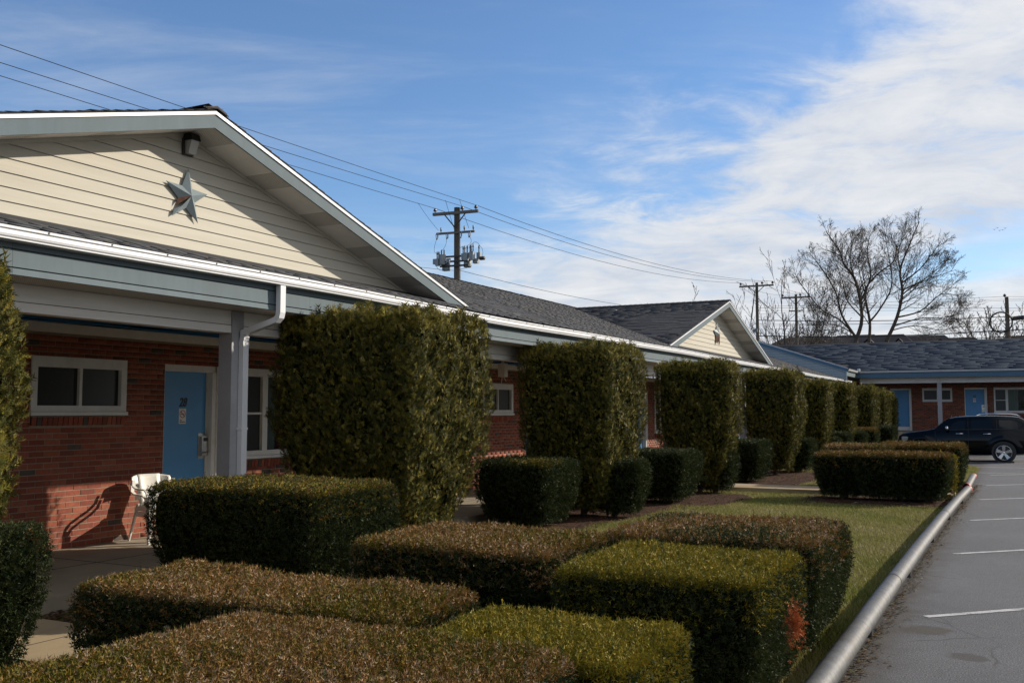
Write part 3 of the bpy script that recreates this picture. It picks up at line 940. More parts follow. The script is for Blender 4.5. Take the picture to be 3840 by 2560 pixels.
# gutter, slightly sagging
def sag(y):
    return -.028 * math.exp(-((y - 14.2) / 3.0) ** 2) + .006 * math.sin(y * .9) - .01 * math.exp(-((y - 30) / 3) ** 2)
prof = [(-6.995, 3.19), (-6.995, 3.088), (-6.905, 3.088), (-6.893, 3.092), (-6.893, 3.102), (-6.882, 3.112), (-6.876, 3.130), (-6.877, 3.150), (-6.883, 3.166), (-6.866, 3.172), (-6.866, 3.192), (-6.880, 3.192),
        (-6.890, 3.170), (-6.888, 3.13), (-6.91, 3.098), (-6.985, 3.098), (-6.985, 3.19)]
gy = list(np.arange(-6, YE + 1.25, .6)) + [YE + 1.25]
vs = []; fs = []; n = len(prof)
for y in gy: vs += [(x, y, z + sag(y)) for x, z in prof]
for i in range(len(gy) - 1):
    for k in range(n - 1): fs.append((i * n + k, (i + 1) * n + k, (i + 1) * n + k + 1, i * n + k + 1))
fs.append(tuple(range((len(gy) - 1) * n, len(gy) * n)))
gut = MB().add(vs, fs).build('gutter', M['white'], motel)
sc = MB()
for y in np.arange(-1, YE, .62): sc.box(-6.869, -6.861, y - .006, y + .006, 3.176 + sag(y), 3.190 + sag(y))
tag(sc.build('gutter_screws', M['dark'], gut), kind='stuff')

# downspout from the gutter back to the post and down it
def rect_tube(mb, pts, wy, wd):
    """flat rectangular pipe; wy width along y, wd depth in the x-z plane"""
    vs = []; n = len(pts)
    P = [Vector(p) for p in pts]
    for i in range(n):
        d = (P[min(i + 1, n - 1)] - P[max(i - 1, 0)]).normalized()
        nn = Vector((d.z, 0, -d.x))
        for sx, sy in ((1, -1), (1, 1), (-1, 1), (-1, -1)):
            q = P[i] + nn * (wd / 2 * sx) + Vector((0, wy / 2 * sy, 0)); vs.append(q)
    fs = [(i * 4 + k, i * 4 + (k + 1) % 4, i * 4 + 4 + (k + 1) % 4, i * 4 + 4 + k) for i in range(n - 1) for k in range(4)] + [(0, 1, 2, 3), tuple(range(4 * n - 4, 4 * n))[::-1]]
    return mb.add(vs, fs)
def downspout(y, yb):
    ds = MB(); dy = yb - y
    xs, xe = -6.935, XB + .018 + .036
    pts = [(xs, y, 3.095), (xs, y, 2.80), (xs - .012, y, 2.755), (xs - .05, y, 2.72)]
    pts += [(xs - .05 + (xe + .05 - xs) * t, y + dy * t, 2.72 - .125 * t) for t in (.33, .66, 1.0)]
    pts += [(xe + .012, yb, 2.555), (xe, yb, 2.50), (xe, yb, FLOOR + .22), (xe + .03, yb, FLOOR + .12), (xe + .16, yb, FLOOR + .06)]
    rect_tube(ds, pts, .082, .062)
    d = ds.build('downspout', M['white'], motel)
    MB().box(xe - .034, xe + .034, yb - .045, yb + .045, 2.46, 2.50).build('downspout_collar', M['white'], d)
    MB().box(XB + .018, xe + .034, yb - .05, yb + .05, 1.55, 1.575).build('downspout_strap', M['white'], d)
downspout(8.085, 8.035)

# roof planes
up = Vector((-1, 0, SL)).normalized()
G1, G2 = (7.44, 4.865), (28.15, 4.965)
GS = .289; XK, XGW = -7.30, -7.75         # rake face, gable wall
def z_main(x): return Z_EAVE + SL * (-6.95 - x)
def z_gab(y, g): return g[1] - GS * abs(y - g[0])
roof = MB().hexa([(-6.95, -6, Z_EAVE - .03), (-6.95, YE + 1.2, Z_EAVE - .03), (XR, YE + 1.2, ZR - .03), (XR, -6, ZR - .03)],
                 [(-6.95, -6, Z_EAVE), (-6.95, YE + 1.2, Z_EAVE), (XR, YE + 1.2, ZR), (XR, -6, ZR)])
roof.hexa([(XR, -6, ZR - .03), (XR, YE + 1.2, ZR - .03), (-18.5, YE + 1.2, Z_EAVE - .03), (-18.5, -6, Z_EAVE - .03)],
          [(XR, -6, ZR), (XR, YE + 1.2, ZR), (-18.5, YE + 1.2, Z_EAVE), (-18.5, -6, Z_EAVE)])
roof = roof.build('roof', M['roofdeck'], motel)
MB().box(-18.2, -18.0, -6, YE, 0, 3.2).build('rear_wall', M['mortar'], motel)
SHG = [(.046, .050, .059), (.036, .040, .049), (.060, .063, .072), (.050, .050, .054), (.041, .047, .060), (.070, .070, .073)]
def keep_main(c):
    for g in (G1, G2):
        if c[0] < XK and z_gab(c[1], g) > c[2] + .01: return False
    return True
shingle_field(roof, (-6.93, -2.0, Z_EAVE - .003), (0, 1, 0), tuple(up), YE + 3.2, 6.1, keep_main, SHG, 160, (-8.6, 15.5, 3.75))
# ridge caps, one by one where they show
rc = bpy.data.meshes.new('ridge_cap')
rc.from_pydata([(0, 0, .03), (.13, 0, -.012), (.13, .30, -.018), (0, .30, .018), (-.13, 0, -.012), (-.13, .30, -.018), (0, 0, .012), (.13, 0, -.03), (-.13, 0, -.03)], [], [(0, 1, 2, 3), (0, 3, 5, 4), (0, 6, 7, 1), (0, 4, 8, 6)])
rc.materials.append(M['ridge'])
for y in np.arange(-2, YE, .145 * 1.6):
    if y > 15:
        o = link('ridge_cap', rc, roof, (XR, y, ZR + .012 + random.uniform(-.004, .006)))
# twigs growing out of the ridge
for y, h in ((24.8, .38), (25.15, .33), (27.2, .25), (29.0, .42)):
    pass

STAR = {}
def gable(g, lead, tint, nm):
    yc, zp = g
    hw = (zp - z_main(XK)) / GS
    xb = -6.95 - (zp - Z_EAVE) / SL              # where the gable ridge dies into the main roof
    part = MB().add([(XGW - .02, yc - hw, 3.30), (XGW - .02, yc + hw, 3.30), (XGW - .02, yc, zp - .03)], [(0, 1, 2)]).build('gable', M['siding'], motel)
    zb = z_main(XGW) - .02
    # clapboards
    z = zb; k = 0
    while z < zp - .17:
        zt = z + .127
        h0 = (zp - .15 - z) / GS; h1 = max((zp - .15 - zt) / GS, .02)
        cut = [-h0] + ([] if lead else [(-.35 + .43 * ((k * 37) % 5) / 4) * h0]) + [h0]
        for s, e in zip(cut[:-1], cut[1:]):
            s1 = max(s, -h1) if s == -h0 else s; e1 = min(e, h1) if e == h0 else e
            if s != -h0: s1 = max(min(s, h1 - .01), -h1)
            if e != h0: e1 = max(min(e, h1), -h1 + .01)
            MB().hexa([(XGW - .018, yc + s + .001, z), (XGW + .014, yc + s + .001, z), (XGW + .014, yc + e - .001, z), (XGW - .018, yc + e - .001, z)],
                      [(XGW - .018, yc + s1 + .001, zt + .004), (XGW + .001, yc + s1 + .001, zt - .003), (XGW + .001, yc + e1 - .001, zt - .003), (XGW - .018, yc + e1 - .001, zt + .004)]).build('siding_board', M['siding'], part)
        z = zt; k += 1
    # rake boards, drip edge, soffit panels, trim along the wall
    for sg in (-1, 1):
        y1 = yc + sg * (hw + .02)
        def rk(x0, x1, t0, t1, name, m, par=part):
            return MB().hexa([(x0, yc, zp + t0), (x1, yc, zp + t0), (x1, y1, zp - GS * (hw + .02) + t0), (x0, y1, zp - GS * (hw + .02) + t0)],
                             [(x0, yc, zp + t1), (x1, yc, zp + t1), (x1, y1, zp - GS * (hw + .02) + t1), (x0, y1, zp - GS * (hw + .02) + t1)]).build(name, m, par)
        rk(XK - .02, XK, -.175, -.036, 'rake_board', M['fascia'])
        rk(XK - .02, XK + .014, -.034, 0.0, 'drip_edge', M['white'])
        rk(XGW + .001, XGW + .018, -.205, -.168, 'rake_trim', M['siding'])
        n = int(hw / .31)
        for i in range(n):
            a, b = i / n * hw, (i + 1) / n * hw - .004
            t = -.166
            MB().hexa([(XGW, yc + sg * a, zp - GS * a + t), (XK - .021, yc + sg * a, zp - GS * a + t), (XK - .021, yc + sg * b, zp - GS * b + t), (XGW, yc + sg * b, zp - GS * b + t)],
                      [(XGW, yc + sg * a, zp - GS * a + t + .008), (XK - .021, yc + sg * a, zp - GS * a + t + .008), (XK - .021, yc + sg * b, zp - GS * b + t + .008), (XGW, yc + sg * b, zp - GS * b + t + .008)]
                      ).build('soffit_panel', M['vent'] if i % 3 == 0 else M['soffit'], part)
    # roof of the gable
    gr = MB()
    for sg in (-1, 1):
        y1 = yc + sg * (hw + .02); zl = zp - GS * (hw + .02)
        a, b, c = (XK + .012, yc, zp + .002), (XK + .012, y1, zl + .002), (xb, yc, zp + .002)
        gr.add([a, b, c, (a[0], a[1], a[2] + .012), (b[0], b[1], b[2] + .012), (c[0], c[1], c[2] + .012)], [(0, 1, 2), (3, 4, 5), (0, 1, 4, 3), (1, 2, 5, 4), (2, 0, 3, 5)])
    gr = gr.build('gable_roof', M['roofdeck'], motel)
    cols = SHG if not lead else SHG
    cols = [tuple(q * tint for q in c) for c in cols]
    for sg in (-1, 1):
        upv = Vector((0, -sg, GS)).normalized()
        org = (XK + .015, yc + sg * hw, zp - GS * hw + .013)
        def keep(c, sg=sg): return c[2] > z_main(c[0]) + .0 and c[0] < XK + .02
        shingle_field(gr, org, (-1, 0, 0), tuple(upv), 5.2, hw / math.cos(math.atan(GS)), keep, cols, (110 if (not lead and sg < 0) else 10), (-8.0, yc - 3.0, zp - .8), width=.30 if lead else .52, jit=.2 if lead else .12)
    cap = bpy.data.meshes.new('ridge_cap')
    cap.from_pydata([(0, 0, .035), (0, .14, -.010), (-.30, .14, -.018), (-.30, 0, .02), (0, -.14, -.010), (-.30, -.14, -.018), (0, 0, .008), (0, .14, -.036), (0, -.14, -.036)], [], [(0, 1, 2, 3), (0, 3, 5, 4), (0, 6, 7, 1), (0, 4, 8, 6)])
    cap.materials.append(M['ridge'] if lead else M['ridged'])
    for x in np.arange(XK + .03, xb, -.17): link('ridge_cap', cap, gr, (x, yc, zp + .018))
    if lead:   # the stacked cap shingles curling at the peak
        for k, (s, lift) in enumerate(((0, .026), (.03, .040))):
            MB().add([(XK + .035 - s, yc - .17, zp - .03 + lift), (XK + .035 - s, yc, zp + .008 + lift), (XK + .035 - s, yc + .16, zp - .04 + lift),
                      (XK - .28, yc - .17, zp - .03 + lift), (XK - .28, yc, zp + .008 + lift), (XK - .28, yc + .16, zp - .04 + lift),
                      (XK + .035 - s, yc - .17, zp - .042 + lift), (XK + .035 - s, yc, zp - .004 + lift), (XK + .035 - s, yc + .16, zp - .052 + lift)],
                     [(0, 1, 4, 3), (1, 2, 5, 4), (0, 6, 7, 1), (1, 7, 8, 2)]).build('ridge_cap', M['ridged'], gr)
    return part
gable(G1, True, .95, 'near'); gable(G2, False, .62, 'far')


# stars hung on the gables: five-pointed, folded tin
def star(c, r, rot, label, damaged):
    root = thing('barn_star', c, label, 'star', 'tin stars on the gables')
    pts = []
    for k in range(10):
        a = R(90) + rot + k * math.pi / 5
        rr = r if k % 2 == 0 else r * .40
        pts.append((c[0], c[1] + rr * math.cos(a) * 1.0, c[2] + rr * math.sin(a)))
    apex = (c[0] + .075, c[1], c[2])
    for k in range(5):
        i = 2 * k
        tip, l, rgt = pts[i], pts[(i - 1) % 10], pts[(i + 1) % 10]
        rusty = (damaged == 2 and k in (2, 3)) or False
        m = M['rust'] if rusty else M['star']
        b = MB()
        if damaged == 1 and k == 2:
            # torn point: the inner flap is gone and shows the rusty inside
            mid = tuple(.45 * q + .55 * p for q, p in zip(apex, l))
            b.add([tip, rgt, apex], [(0, 1, 2)])
            t2 = tuple(.62 * q + .38 * p for q, p in zip(tip, l))
            b.add([tip, t2, tuple(.5 * q + .5 * p for q, p in zip(tip, apex))], [(0, 2, 1)])
            b.build('star_point', m, root, label='torn and rusting point of the star')
            MB().add([l, apex, tuple(.55 * q + .45 * p for q, p in zip(l, tip)), (l[0] - .03, l[1], l[2]), (c[0] - .02, c[1], c[2])], [(0, 2, 1), (0, 1, 4, 3)]).build('rusty_inside', M['rust'], root)
        elif damaged == 2 and k in (1, 4):
            sh = tuple(.55 * q + .45 * p for q, p in zip(tip, apex)) if k == 4 else tip
            b.add([sh, l, apex], [(0, 2, 1)]); b.add([sh, rgt, apex], [(0, 1, 2)])
            b.build('star_point', m, root)
        else:
            b.add([tip, l, apex], [(0, 2, 1)]); b.add([tip, rgt, apex], [(0, 1, 2)])
            b.build('star_point', m, root)
    return root
star((XGW + .035, 7.475, 4.015), .31, R(-3), 'blue-grey tin star with a torn rusty lower point on the near cream gable', 1)
s2 = at(1645, 768, X=XGW)
star((XGW + .035, s2.y, s2.z), .40, R(3), 'battered tin star with rusted brown lower points on the far cream gable', 2)

# floodlight at the peak of the near gable
fl = at(428, 334, X=XGW)
root = thing('flood_light', (XGW + .02, fl.y, fl.z - .11), 'black wall floodlight with clear lens under the peak of the near gable', 'wall lamp')
y, z = fl.y, fl.z
MB().box(XGW + .012, XGW + .04, y - .075, y + .065, z - .115, z + .06).build('back_plate', M['dark'], root)
MB().hexa([(XGW + .02, y - .068, z + .035), (XGW + .15, y - .068, z + .035), (XGW + .15, y + .062, z + .035), (XGW + .02, y + .062, z + .035)],
          [(XGW + .02, y - .06, z + .105), (XGW + .13, y - .06, z + .105), (XGW + .13, y + .055, z + .105), (XGW + .02, y + .055, z + .105)]).build('hood', M['black'], root)
MB().hexa([(XGW + .04, y - .05, z - .105), (XGW + .085, y - .05, z - .105), (XGW + .085, y + .05, z - .105), (XGW + .04, y + .05, z - .105)],
          [(XGW + .04, y - .058, z + .033), (XGW + .135, y - .058, z + .033), (XGW + .135, y + .054, z + .033), (XGW + .04, y + .054, z + .033)]).build('lens', M['lampglass'], root)

# porch lamp box hanging from the ceiling in the second bay
lp = at(1155, 850, X=-8.7)
root = thing('porch_light', (-8.7, lp.y, 2.84), 'white box light with two short wires hanging under the porch between the tall hedges', 'porch light')
MB().box(-8.77, -8.63, lp.y - .07, lp.y + .07, lp.z - .13, lp.z + .13).build('housing', M['cream'], root)
MB().box(-8.72, -8.68, lp.y - .02, lp.y + .02, lp.z + .13, 2.84).build('stem', M['cream'], root)
MB().tube([(-8.7, lp.y - .03, lp.z - .13), (-8.7, lp.y - .05, lp.z - .22), (-8.69, lp.y - .07, lp.z - .28)], .006, 5).tube([(-8.7, lp.y + .04, lp.z - .13), (-8.7, lp.y + .10, lp.z - .18), (-8.7, lp.y + .14, lp.z - .21)], .006, 5).build('lead_wires', M['cream'], root)
# ================================================================== the far wing, one step higher and turned to face the lot
YW, YB2, YG2 = 53.6, 51.4, 50.9
FL2 = .76
far = thing('motel_wing', (0, 53.6, 0), 'far brick motel wing with blue doors and blue fascia behind the black car', 'motel')
XL, XRR = -12, 12
fw = MB().box(XL, XRR, YW + .007, YW + .2, 0, 3.4).build('brick_wall', M['mortar'], far)
fwin = (-4.085, -2.703, 2.22, 2.915)
fd1 = (-5.62, -4.61, FL2, 2.915)
fd2 = (-2.145, -1.135, FL2, 2.915)
fbig = (-.834, 1.86, 1.66, 2.915)
fops = [fwin, fd1, fd2, fbig]
frl = [(fwin[0] + .01, fwin[1] - .01, fwin[2]), (fbig[0] + .01, fbig[1] - .01, fbig[2])]
brick_wall(YW, -7.5, 6, FL2, 3.28, fops + [(s, e, z - .10, z) for s, e, z in frl], fw, 'x', 0, (0, 0, 1), frl)
small_window(far, 'x', YW, *fwin)
room_door(far, 'x', YW, *fd1, kick=True)
room_door(far, 'x', YW, *fd2, number='52')
big_window(far, 'x', YW, *fbig)
backing(fw, 'x', YW, XL, XRR, 0, 3.4, fops, .2)
MB().box(XL, XRR, YW + .6, YW + .62, 0, 3.4).build('inner_wall', M['black'], far)
# raised porch slab on a brick base, with steps
MB().box(-6.86, XRR, 50.95, YW - .003, .56, FL2).build('porch_slab', M['concrete'], far)
bs = MB().box(-6.8, XRR, 51.03, YW, -.05, .558).build('base_wall', M['mortar'], far)
brick_wall(51.02, -6.8, 4, -.01, .555, [], bs, 'x', 0, (0, 0, 1))
for i in range(4):
    MB().box(-5.7, -4.4, 50.94 - .30 * (i + 1), 50.94 - .30 * i, -.05, .61 - .15 * i).build('step', M['concrete'], far)
MB().box(-6.8, XRR, YB2, YB2 + .15, 3.118, 3.40).build('beam_board', M['board'], far)
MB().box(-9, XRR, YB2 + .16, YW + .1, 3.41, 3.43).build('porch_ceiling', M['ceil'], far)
for x in (-3.15, 2.9, 8.9):
    MB().box(x - .097, x + .097, YB2 - .02, YB2 + .165, FL2, 3.116).build('post', M['post'], far)
MB().box(-3.20, -3.10, YB2 - .09, YB2 - .022, 3.17, 3.30).build('porch_lamp', M['lampglass'], far)
MB().box(-6.8, XRR, YG2, YB2 - .002, 3.395, 3.409).build('soffit', M['vent'], far)
for z0, z1, d in ((3.47, 3.66, 0), (3.392, 3.462, .012)):
    MB().box(-6.87, XRR, YG2 - d, YG2 + .02, z0, z1).build('fascia_board', M['fasciablue'], far)
MB().box(-6.87, XRR, YG2 + .021, YG2 + .03, 3.40, 3.66).build('fascia_backing', M['black'], far)
pg = [(YG2, 3.72), (YG2, 3.625), (YG2 - .07, 3.625), (YG2 - .095, 3.65), (YG2 - .115, 3.69), (YG2 - .13, 3.72), (YG2 - .118, 3.722), (YG2 - .09, 3.66), (YG2 - .06, 3.634), (YG2 - .012, 3.634), (YG2 - .012, 3.72)]
MB().prism(pg, 'x', -6.74, XRR).build('gutter', M['white'], far)
# the short return: eave of the raised end of the long wing, running along Y
Y1 = 47.6
MB().prism([(-6.87, 3.72), (-6.87, 3.625), (-6.80, 3.625), (-6.775, 3.65), (-6.755, 3.69), (-6.74, 3.72), (-6.752, 3.722), (-6.78, 3.66), (-6.81, 3.634), (-6.858, 3.634), (-6.858, 3.72)], 'y', Y1 - .02, YG2).build('gutter', M['white'], far)
MB().box(-6.90, -6.875, Y1, YG2, 3.40, 3.66).build('fascia_board', M['fascia'], far)
MB().box(-6.80, -6.68, 50.62, 50.74, 3.70, 3.84).build('gutter_corner_box', M['white'], far)
# end wall of the raised part, above the lower roof: blue-white siding under a sloping blue board
ZE2 = 3.74
XT = -12.75
zt2 = lambda x: ZE2 + SL * (-6.78 - x)
ew = MB().add([(-6.88, Y1 + .03, 3.0), (-6.88, Y1 + .03, 3.70), (XT, Y1 + .03, zt2(XT) - .06), (XT, Y1 + .03, 3.0)], [(0, 1, 2, 3)]).build('end_wall', M['blueside'], far)
z = 3.1
while z < 5.45:
    xr = min(-6.885, -6.78 - (z + .127 + .16 - ZE2) / SL) if z + .29 > ZE2 else -6.885
    xr0 = min(-6.885, -6.78 - (z + .16 - ZE2) / SL) if z + .16 > ZE2 else -6.885
    MB().hexa([(XT, Y1 - .012, z), (xr0, Y1 - .012, z), (xr0, Y1 + .025, z), (XT, Y1 + .025, z)], [(XT, Y1 + .002, z + .124), (xr, Y1 + .002, z + .124), (xr, Y1 + .025, z + .124), (XT, Y1 + .025, z + .124)]).build('siding_board', M['blueside'], ew)
    z += .127
MB().box(-6.93, -6.86, Y1 - .03, Y1 + .02, 3.2, 3.68).build('corner_post', M['blueside'], ew)
def slope_bar(t0, t1, y0, y1, name, m):
    MB().hexa([(-6.80, y0, zt2(-6.80) + t0), (-6.80, y1, zt2(-6.80) + t0), (XT, y1, zt2(XT) + t0), (XT, y0, zt2(XT) + t0)],
              [(-6.80, y0, zt2(-6.80) + t1), (-6.80, y1, zt2(-6.80) + t1), (XT, y1, zt2(XT) + t1), (XT, y0, zt2(XT) + t1)]).build(name, m, ew)
slope_bar(-.17, -.02, Y1 - .06, Y1 - .035, 'rake_board', M['fasciablue'])
slope_bar(-.018, .012, Y1 - .07, Y1 + .03, 'drip_edge', M['white'])
slope_bar(-.19, -.172, Y1 - .04, Y1 - .014, 'rake_trim', M['white'])
# roofs: the raised end slopes to +X, the far wing slopes to -Y, they meet in a valley at the corner
YR2 = 55.9; ZR2 = ZE2 + SL * (YR2 - YG2 + .1)
zy = lambda y: ZE2 + SL * (y - (YG2 - .1))
rf = MB()
rf.hexa([(-13.2, YG2 - .1, zy(YG2 - .1) - .03), (XRR, YG2 - .1, zy(YG2 - .1) - .03), (XRR, YR2, ZR2 - .03), (-13.2, YR2, ZR2 - .03)], [(-13.2, YG2 - .1, zy(YG2 - .1)), (XRR, YG2 - .1, zy(YG2 - .1)), (XRR, YR2, ZR2), (-13.2, YR2, ZR2)])
rf.hexa([(-13.2, YR2, ZR2 - .03), (XRR, YR2, ZR2 - .03), (XRR, 61, ZE2 - .03), (-13.2, 61, ZE2 - .03)], [(-13.2, YR2, ZR2), (XRR, YR2, ZR2), (XRR, 61, ZE2), (-13.2, 61, ZE2)])
rf.hexa([(-6.78, Y1 - .05, ZE2 - .03), (-6.78, 56, ZE2 - .03), (XT, 56, zt2(XT) - .03), (XT, Y1 - .05, zt2(XT) - .03)], [(-6.78, Y1 - .05, ZE2), (-6.78, 56, ZE2), (XT, 56, zt2(XT)), (XT, Y1 - .05, zt2(XT))])
rf = rf.build('roof', M['roofdeck'], far)
SHB = [(.024, .036, .055), (.025, .037, .056)]
shingle_field(rf, (-13, YG2 - .12, ZE2 + .0), (1, 0, 0), (0, math.cos(math.atan(SL)), math.sin(math.atan(SL))), 17.5, 5.35,
              lambda c: zy(c[1]) >= (zt2(c[0]) if c[0] < -6.78 else 0) - .01, SHB, 0, (0, 0, 0), mk='shinglefar', width=1.6, thick=(.0012, .0014), jit=.04)
shingle_field(rf, (-6.76, Y1 - .05, ZE2 + .0), (0, 1, 0), tuple(Vector((-1, 0, SL)).normalized()), 8.0, 6.2,
              lambda c: zt2(c[0]) >= zy(c[1]) - .01, SHB, 0, (0, 0, 0), mk='shinglefar', width=1.6, thick=(.0012, .0014), jit=.04)
MB().prism([(YR2 - .14, ZR2 - .03), (YR2, ZR2 + .03), (YR2 + .14, ZR2 - .03)], 'x', -13, XRR).build('ridge_cap', M['ridged'], rf)
MB().hexa([(-13.2, 60.5, 0), (XRR, 60.5, 0), (XRR, 60.6, 0), (-13.2, 60.6, 0)], [(-13.2, 60.5, 3.7), (XRR, 60.5, 3.7), (XRR, 60.6, 3.7), (-13.2, 60.6, 3.7)]).build('rear_wall', M['mortar'], far)
# ================================================================== clipped hedges
def rbox(c, x0, x1, y0, y1, z0, z1, k, taper, zt, seed, amp, off=0.0):
    """points c (n,3) on the unit cube surface -> rounded, tapered hedge surface and normals"""
    a = np.abs(c); p = c / (np.sum(a ** k, 1) ** (1 / k))[:, None]
    hx, hy, hzz = (x1 - x0) / 2 - off, (y1 - y0) / 2 - off, (z1 - z0) / 2 - off
    n = np.sign(p) * np.abs(p) ** (k - 1) / np.array([hx, hy, hzz])
    zr = (p[:, 2] + 1) / 2
    q = np.clip((zt - zr) / zt, 0, 1) ** 1.3
    s = 1 - (1 - taper) * q
    n[:, 2] -= .9 * (1 - taper) * q * np.hypot(n[:, 0], n[:, 1])
    n /= np.linalg.norm(n, axis=1)[:, None]
    P = np.c_[(x0 + x1) / 2 + p[:, 0] * hx * s, (y0 + y1) / 2 + p[:, 1] * hy * s, (z0 + z1) / 2 + p[:, 2] * hzz]
    w = (.8 * np.sin(P[:, 0] * 4.3 + seed) * np.sin(P[:, 1] * 3.7 + seed * 1.7) + .6 * np.sin(P[:, 2] * 6.1 + seed * 2.3 + P[:, 0] * 3) * np.sin(P[:, 1] * 7.9 + seed)
         + .7 * np.sin(P[:, 0] * 13 + P[:, 1] * 11 + seed) * np.sin(P[:, 2] * 12 + seed))
    P = P + n * (w * amp)[:, None]
    return P, n


def cube_pts(n, hx, hy, hz, rng, bottom=.0):
    A = np.array([hx * hy, hx * hy * bottom, hy * hz, hy * hz, hx * hz, hx * hz]); A = A / A.sum()
    f = rng.choice(6, n, p=A); u = rng.uniform(-1, 1, (n, 2)); c = np.zeros((n, 3))
    for k, (ax, sg) in enumerate(((2, 1), (2, -1), (0, 1), (0, -1), (1, 1), (1, -1))):
        m = f == k; o = [i for i in range(3) if i != ax]
        c[m, ax] = sg; c[m, o[0]] = u[m, 0]; c[m, o[1]] = u[m, 1]
    return c


def tmpl_yew(rng, pairs=3):
    T = []
    for i in range(pairs):
        z = i / pairs
        for sg in (-1, 1):
            ph = rng.uniform(-.5, .5) + (0 if i % 2 else 1.2)
            ca, sa = math.cos(ph), math.sin(ph); L = .48 * rng.uniform(.75, 1.1) * (1 - .35 * z)
            w = .105
            T.append([(0, 0, z - w), (0, 0, z + w), (sg * L * ca, sg * L * sa, z + .26 * rng.uniform(.5, 1.3))])
    T.append([(-.05, 0, .75), (.05, 0, .75), (0, .03, 1.25)])
    return np.array(T)


def tmpl_thuja(rng):
    T = []
    T.append([(-.05, 0, 0), (.05, 0, 0), (0, 0, 1.0)])
    for i in range(3):
        z = .05 + i * .27
        for sg in (-1, 1):
            L = (.52 - .34 * abs(z - .35)) * rng.uniform(.8, 1.15); y = rng.uniform(-.10, .10)
            T.append([(0, 0, z - .07), (0, 0, z + .11), (sg * L * .8, y, z + L * .75)])
            if i == 1: T.append([(sg * L * .35, y * .4, z + L * .28), (sg * L * .48, y * .5, z + L * .46), (sg * L * .50, y + rng.uniform(-.06, .06), z + L * .98)])
    return np.array(T)


def thin(P, N, rng, keep=.12):
    """fewer sprays on the sides turned away and well outside the view"""
    v = P - np.array([0, 0, CAM_H]); d = np.linalg.norm(v, axis=1)
    away = np.sum(N * v, 1) / d > .22
    wz = v @ np.array(FWD); sx = v @ np.array(RGT) / wz * F_PX; sy = v @ np.array(UPV) / wz * F_PX
    outside = (wz < .2) | (np.abs(sx) > W_PX / 2 + 130) | (np.abs(sy) > H_PX / 2 + 130)
    return ~(away | outside) | (rng.uniform(0, 1, len(P)) < keep)


def sprays(P, D, size, tmpls, cols, rng, face=None, jit=.14):
    """one spray per point, pointing along D"""
    n = len(P)
    Z = D / np.linalg.norm(D, axis=1)[:, None]
    A = rng.normal(size=(n, 3))
    if face is not None: A = np.cross(face, Z) + A * .28
    X = A - np.sum(A * Z, 1)[:, None] * Z; X /= np.linalg.norm(X, axis=1)[:, None]
    Y = np.cross(Z, X)
    Vs = []; Cs = []
    which = rng.integers(0, len(tmpls), n)
    for k, T in enumerate(tmpls):
        m = which == k
        if not m.any(): continue
        t = T.reshape(-1, 3); s = size[m][:, None, None]
        V = P[m][:, None, :] + s * (t[None, :, 0:1] * X[m][:, None, :] + t[None, :, 1:2] * Y[m][:, None, :] + t[None, :, 2:3] * Z[m][:, None, :])
        nt = len(T)
        c = cols[m][:, None, :] * rng.uniform(1 - jit, 1 + jit, (m.sum(), nt, 1))
        Vs.append(V.reshape(-1, 3)); Cs.append(np.repeat(c, 3, axis=1).reshape(-1, 3))
    return np.concatenate(Vs), np.concatenate(Cs)


def tmpl_shoot(rng, pairs=9):
    T = [[(-.02, 0, 0), (.02, 0, 0), (0, 0, 1.0)]]
    for i in range(pairs):
        z = .1 + .9 * i / pairs
        for sg in (-1, 1):
            ph = rng.uniform(0, 3.1); L = .20 * rng.uniform(.8, 1.1) * (1.1 - .6 * z)
            T.append([(0, 0, z - .035), (0, 0, z + .035), (sg * L * math.cos(ph), sg * L * math.sin(ph), z + .12)])
    return np.array(T)


SHOOT_T = [tmpl_shoot(np.random.default_rng(s)) for s in range(3)]
YEW_T = [tmpl_yew(np.random.default_rng(s)) for s in range(4)]
THU_T = [tmpl_thuja(np.random.default_rng(s)) for s in range(4)]
# base colours; the winter sun has bronzed the clipped tops of some of the yews
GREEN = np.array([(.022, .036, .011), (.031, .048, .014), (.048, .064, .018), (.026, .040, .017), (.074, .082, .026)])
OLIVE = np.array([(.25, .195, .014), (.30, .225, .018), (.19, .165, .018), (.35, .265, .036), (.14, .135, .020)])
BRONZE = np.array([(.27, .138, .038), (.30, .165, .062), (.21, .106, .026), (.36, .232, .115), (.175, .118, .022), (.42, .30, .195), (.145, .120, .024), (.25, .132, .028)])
THUJA = np.array([(.066, .072, .014), (.085, .086, .016), (.110, .102, .020), (.050, .060, .015), (.140, .120, .028), (.070, .076, .020)])
THUTIP = np.array([(.24, .20, .026), (.28, .225, .034), (.20, .175, .024), (.34, .275, .075)])


def hedge_core(name, args, parent, seed, off):  # near-black shell behind the sprays, coloured to stand in for interior shade
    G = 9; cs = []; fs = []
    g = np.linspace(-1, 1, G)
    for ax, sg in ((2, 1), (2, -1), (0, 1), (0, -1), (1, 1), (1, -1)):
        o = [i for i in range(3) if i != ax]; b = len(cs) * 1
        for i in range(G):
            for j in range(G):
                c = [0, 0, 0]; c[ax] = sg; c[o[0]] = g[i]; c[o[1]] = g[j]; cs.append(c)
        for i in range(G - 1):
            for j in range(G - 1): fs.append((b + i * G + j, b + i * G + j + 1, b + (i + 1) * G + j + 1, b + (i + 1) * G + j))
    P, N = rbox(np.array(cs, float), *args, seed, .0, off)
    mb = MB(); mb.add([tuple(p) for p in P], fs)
    return mb.build(name, M['core'], parent, smooth=True)


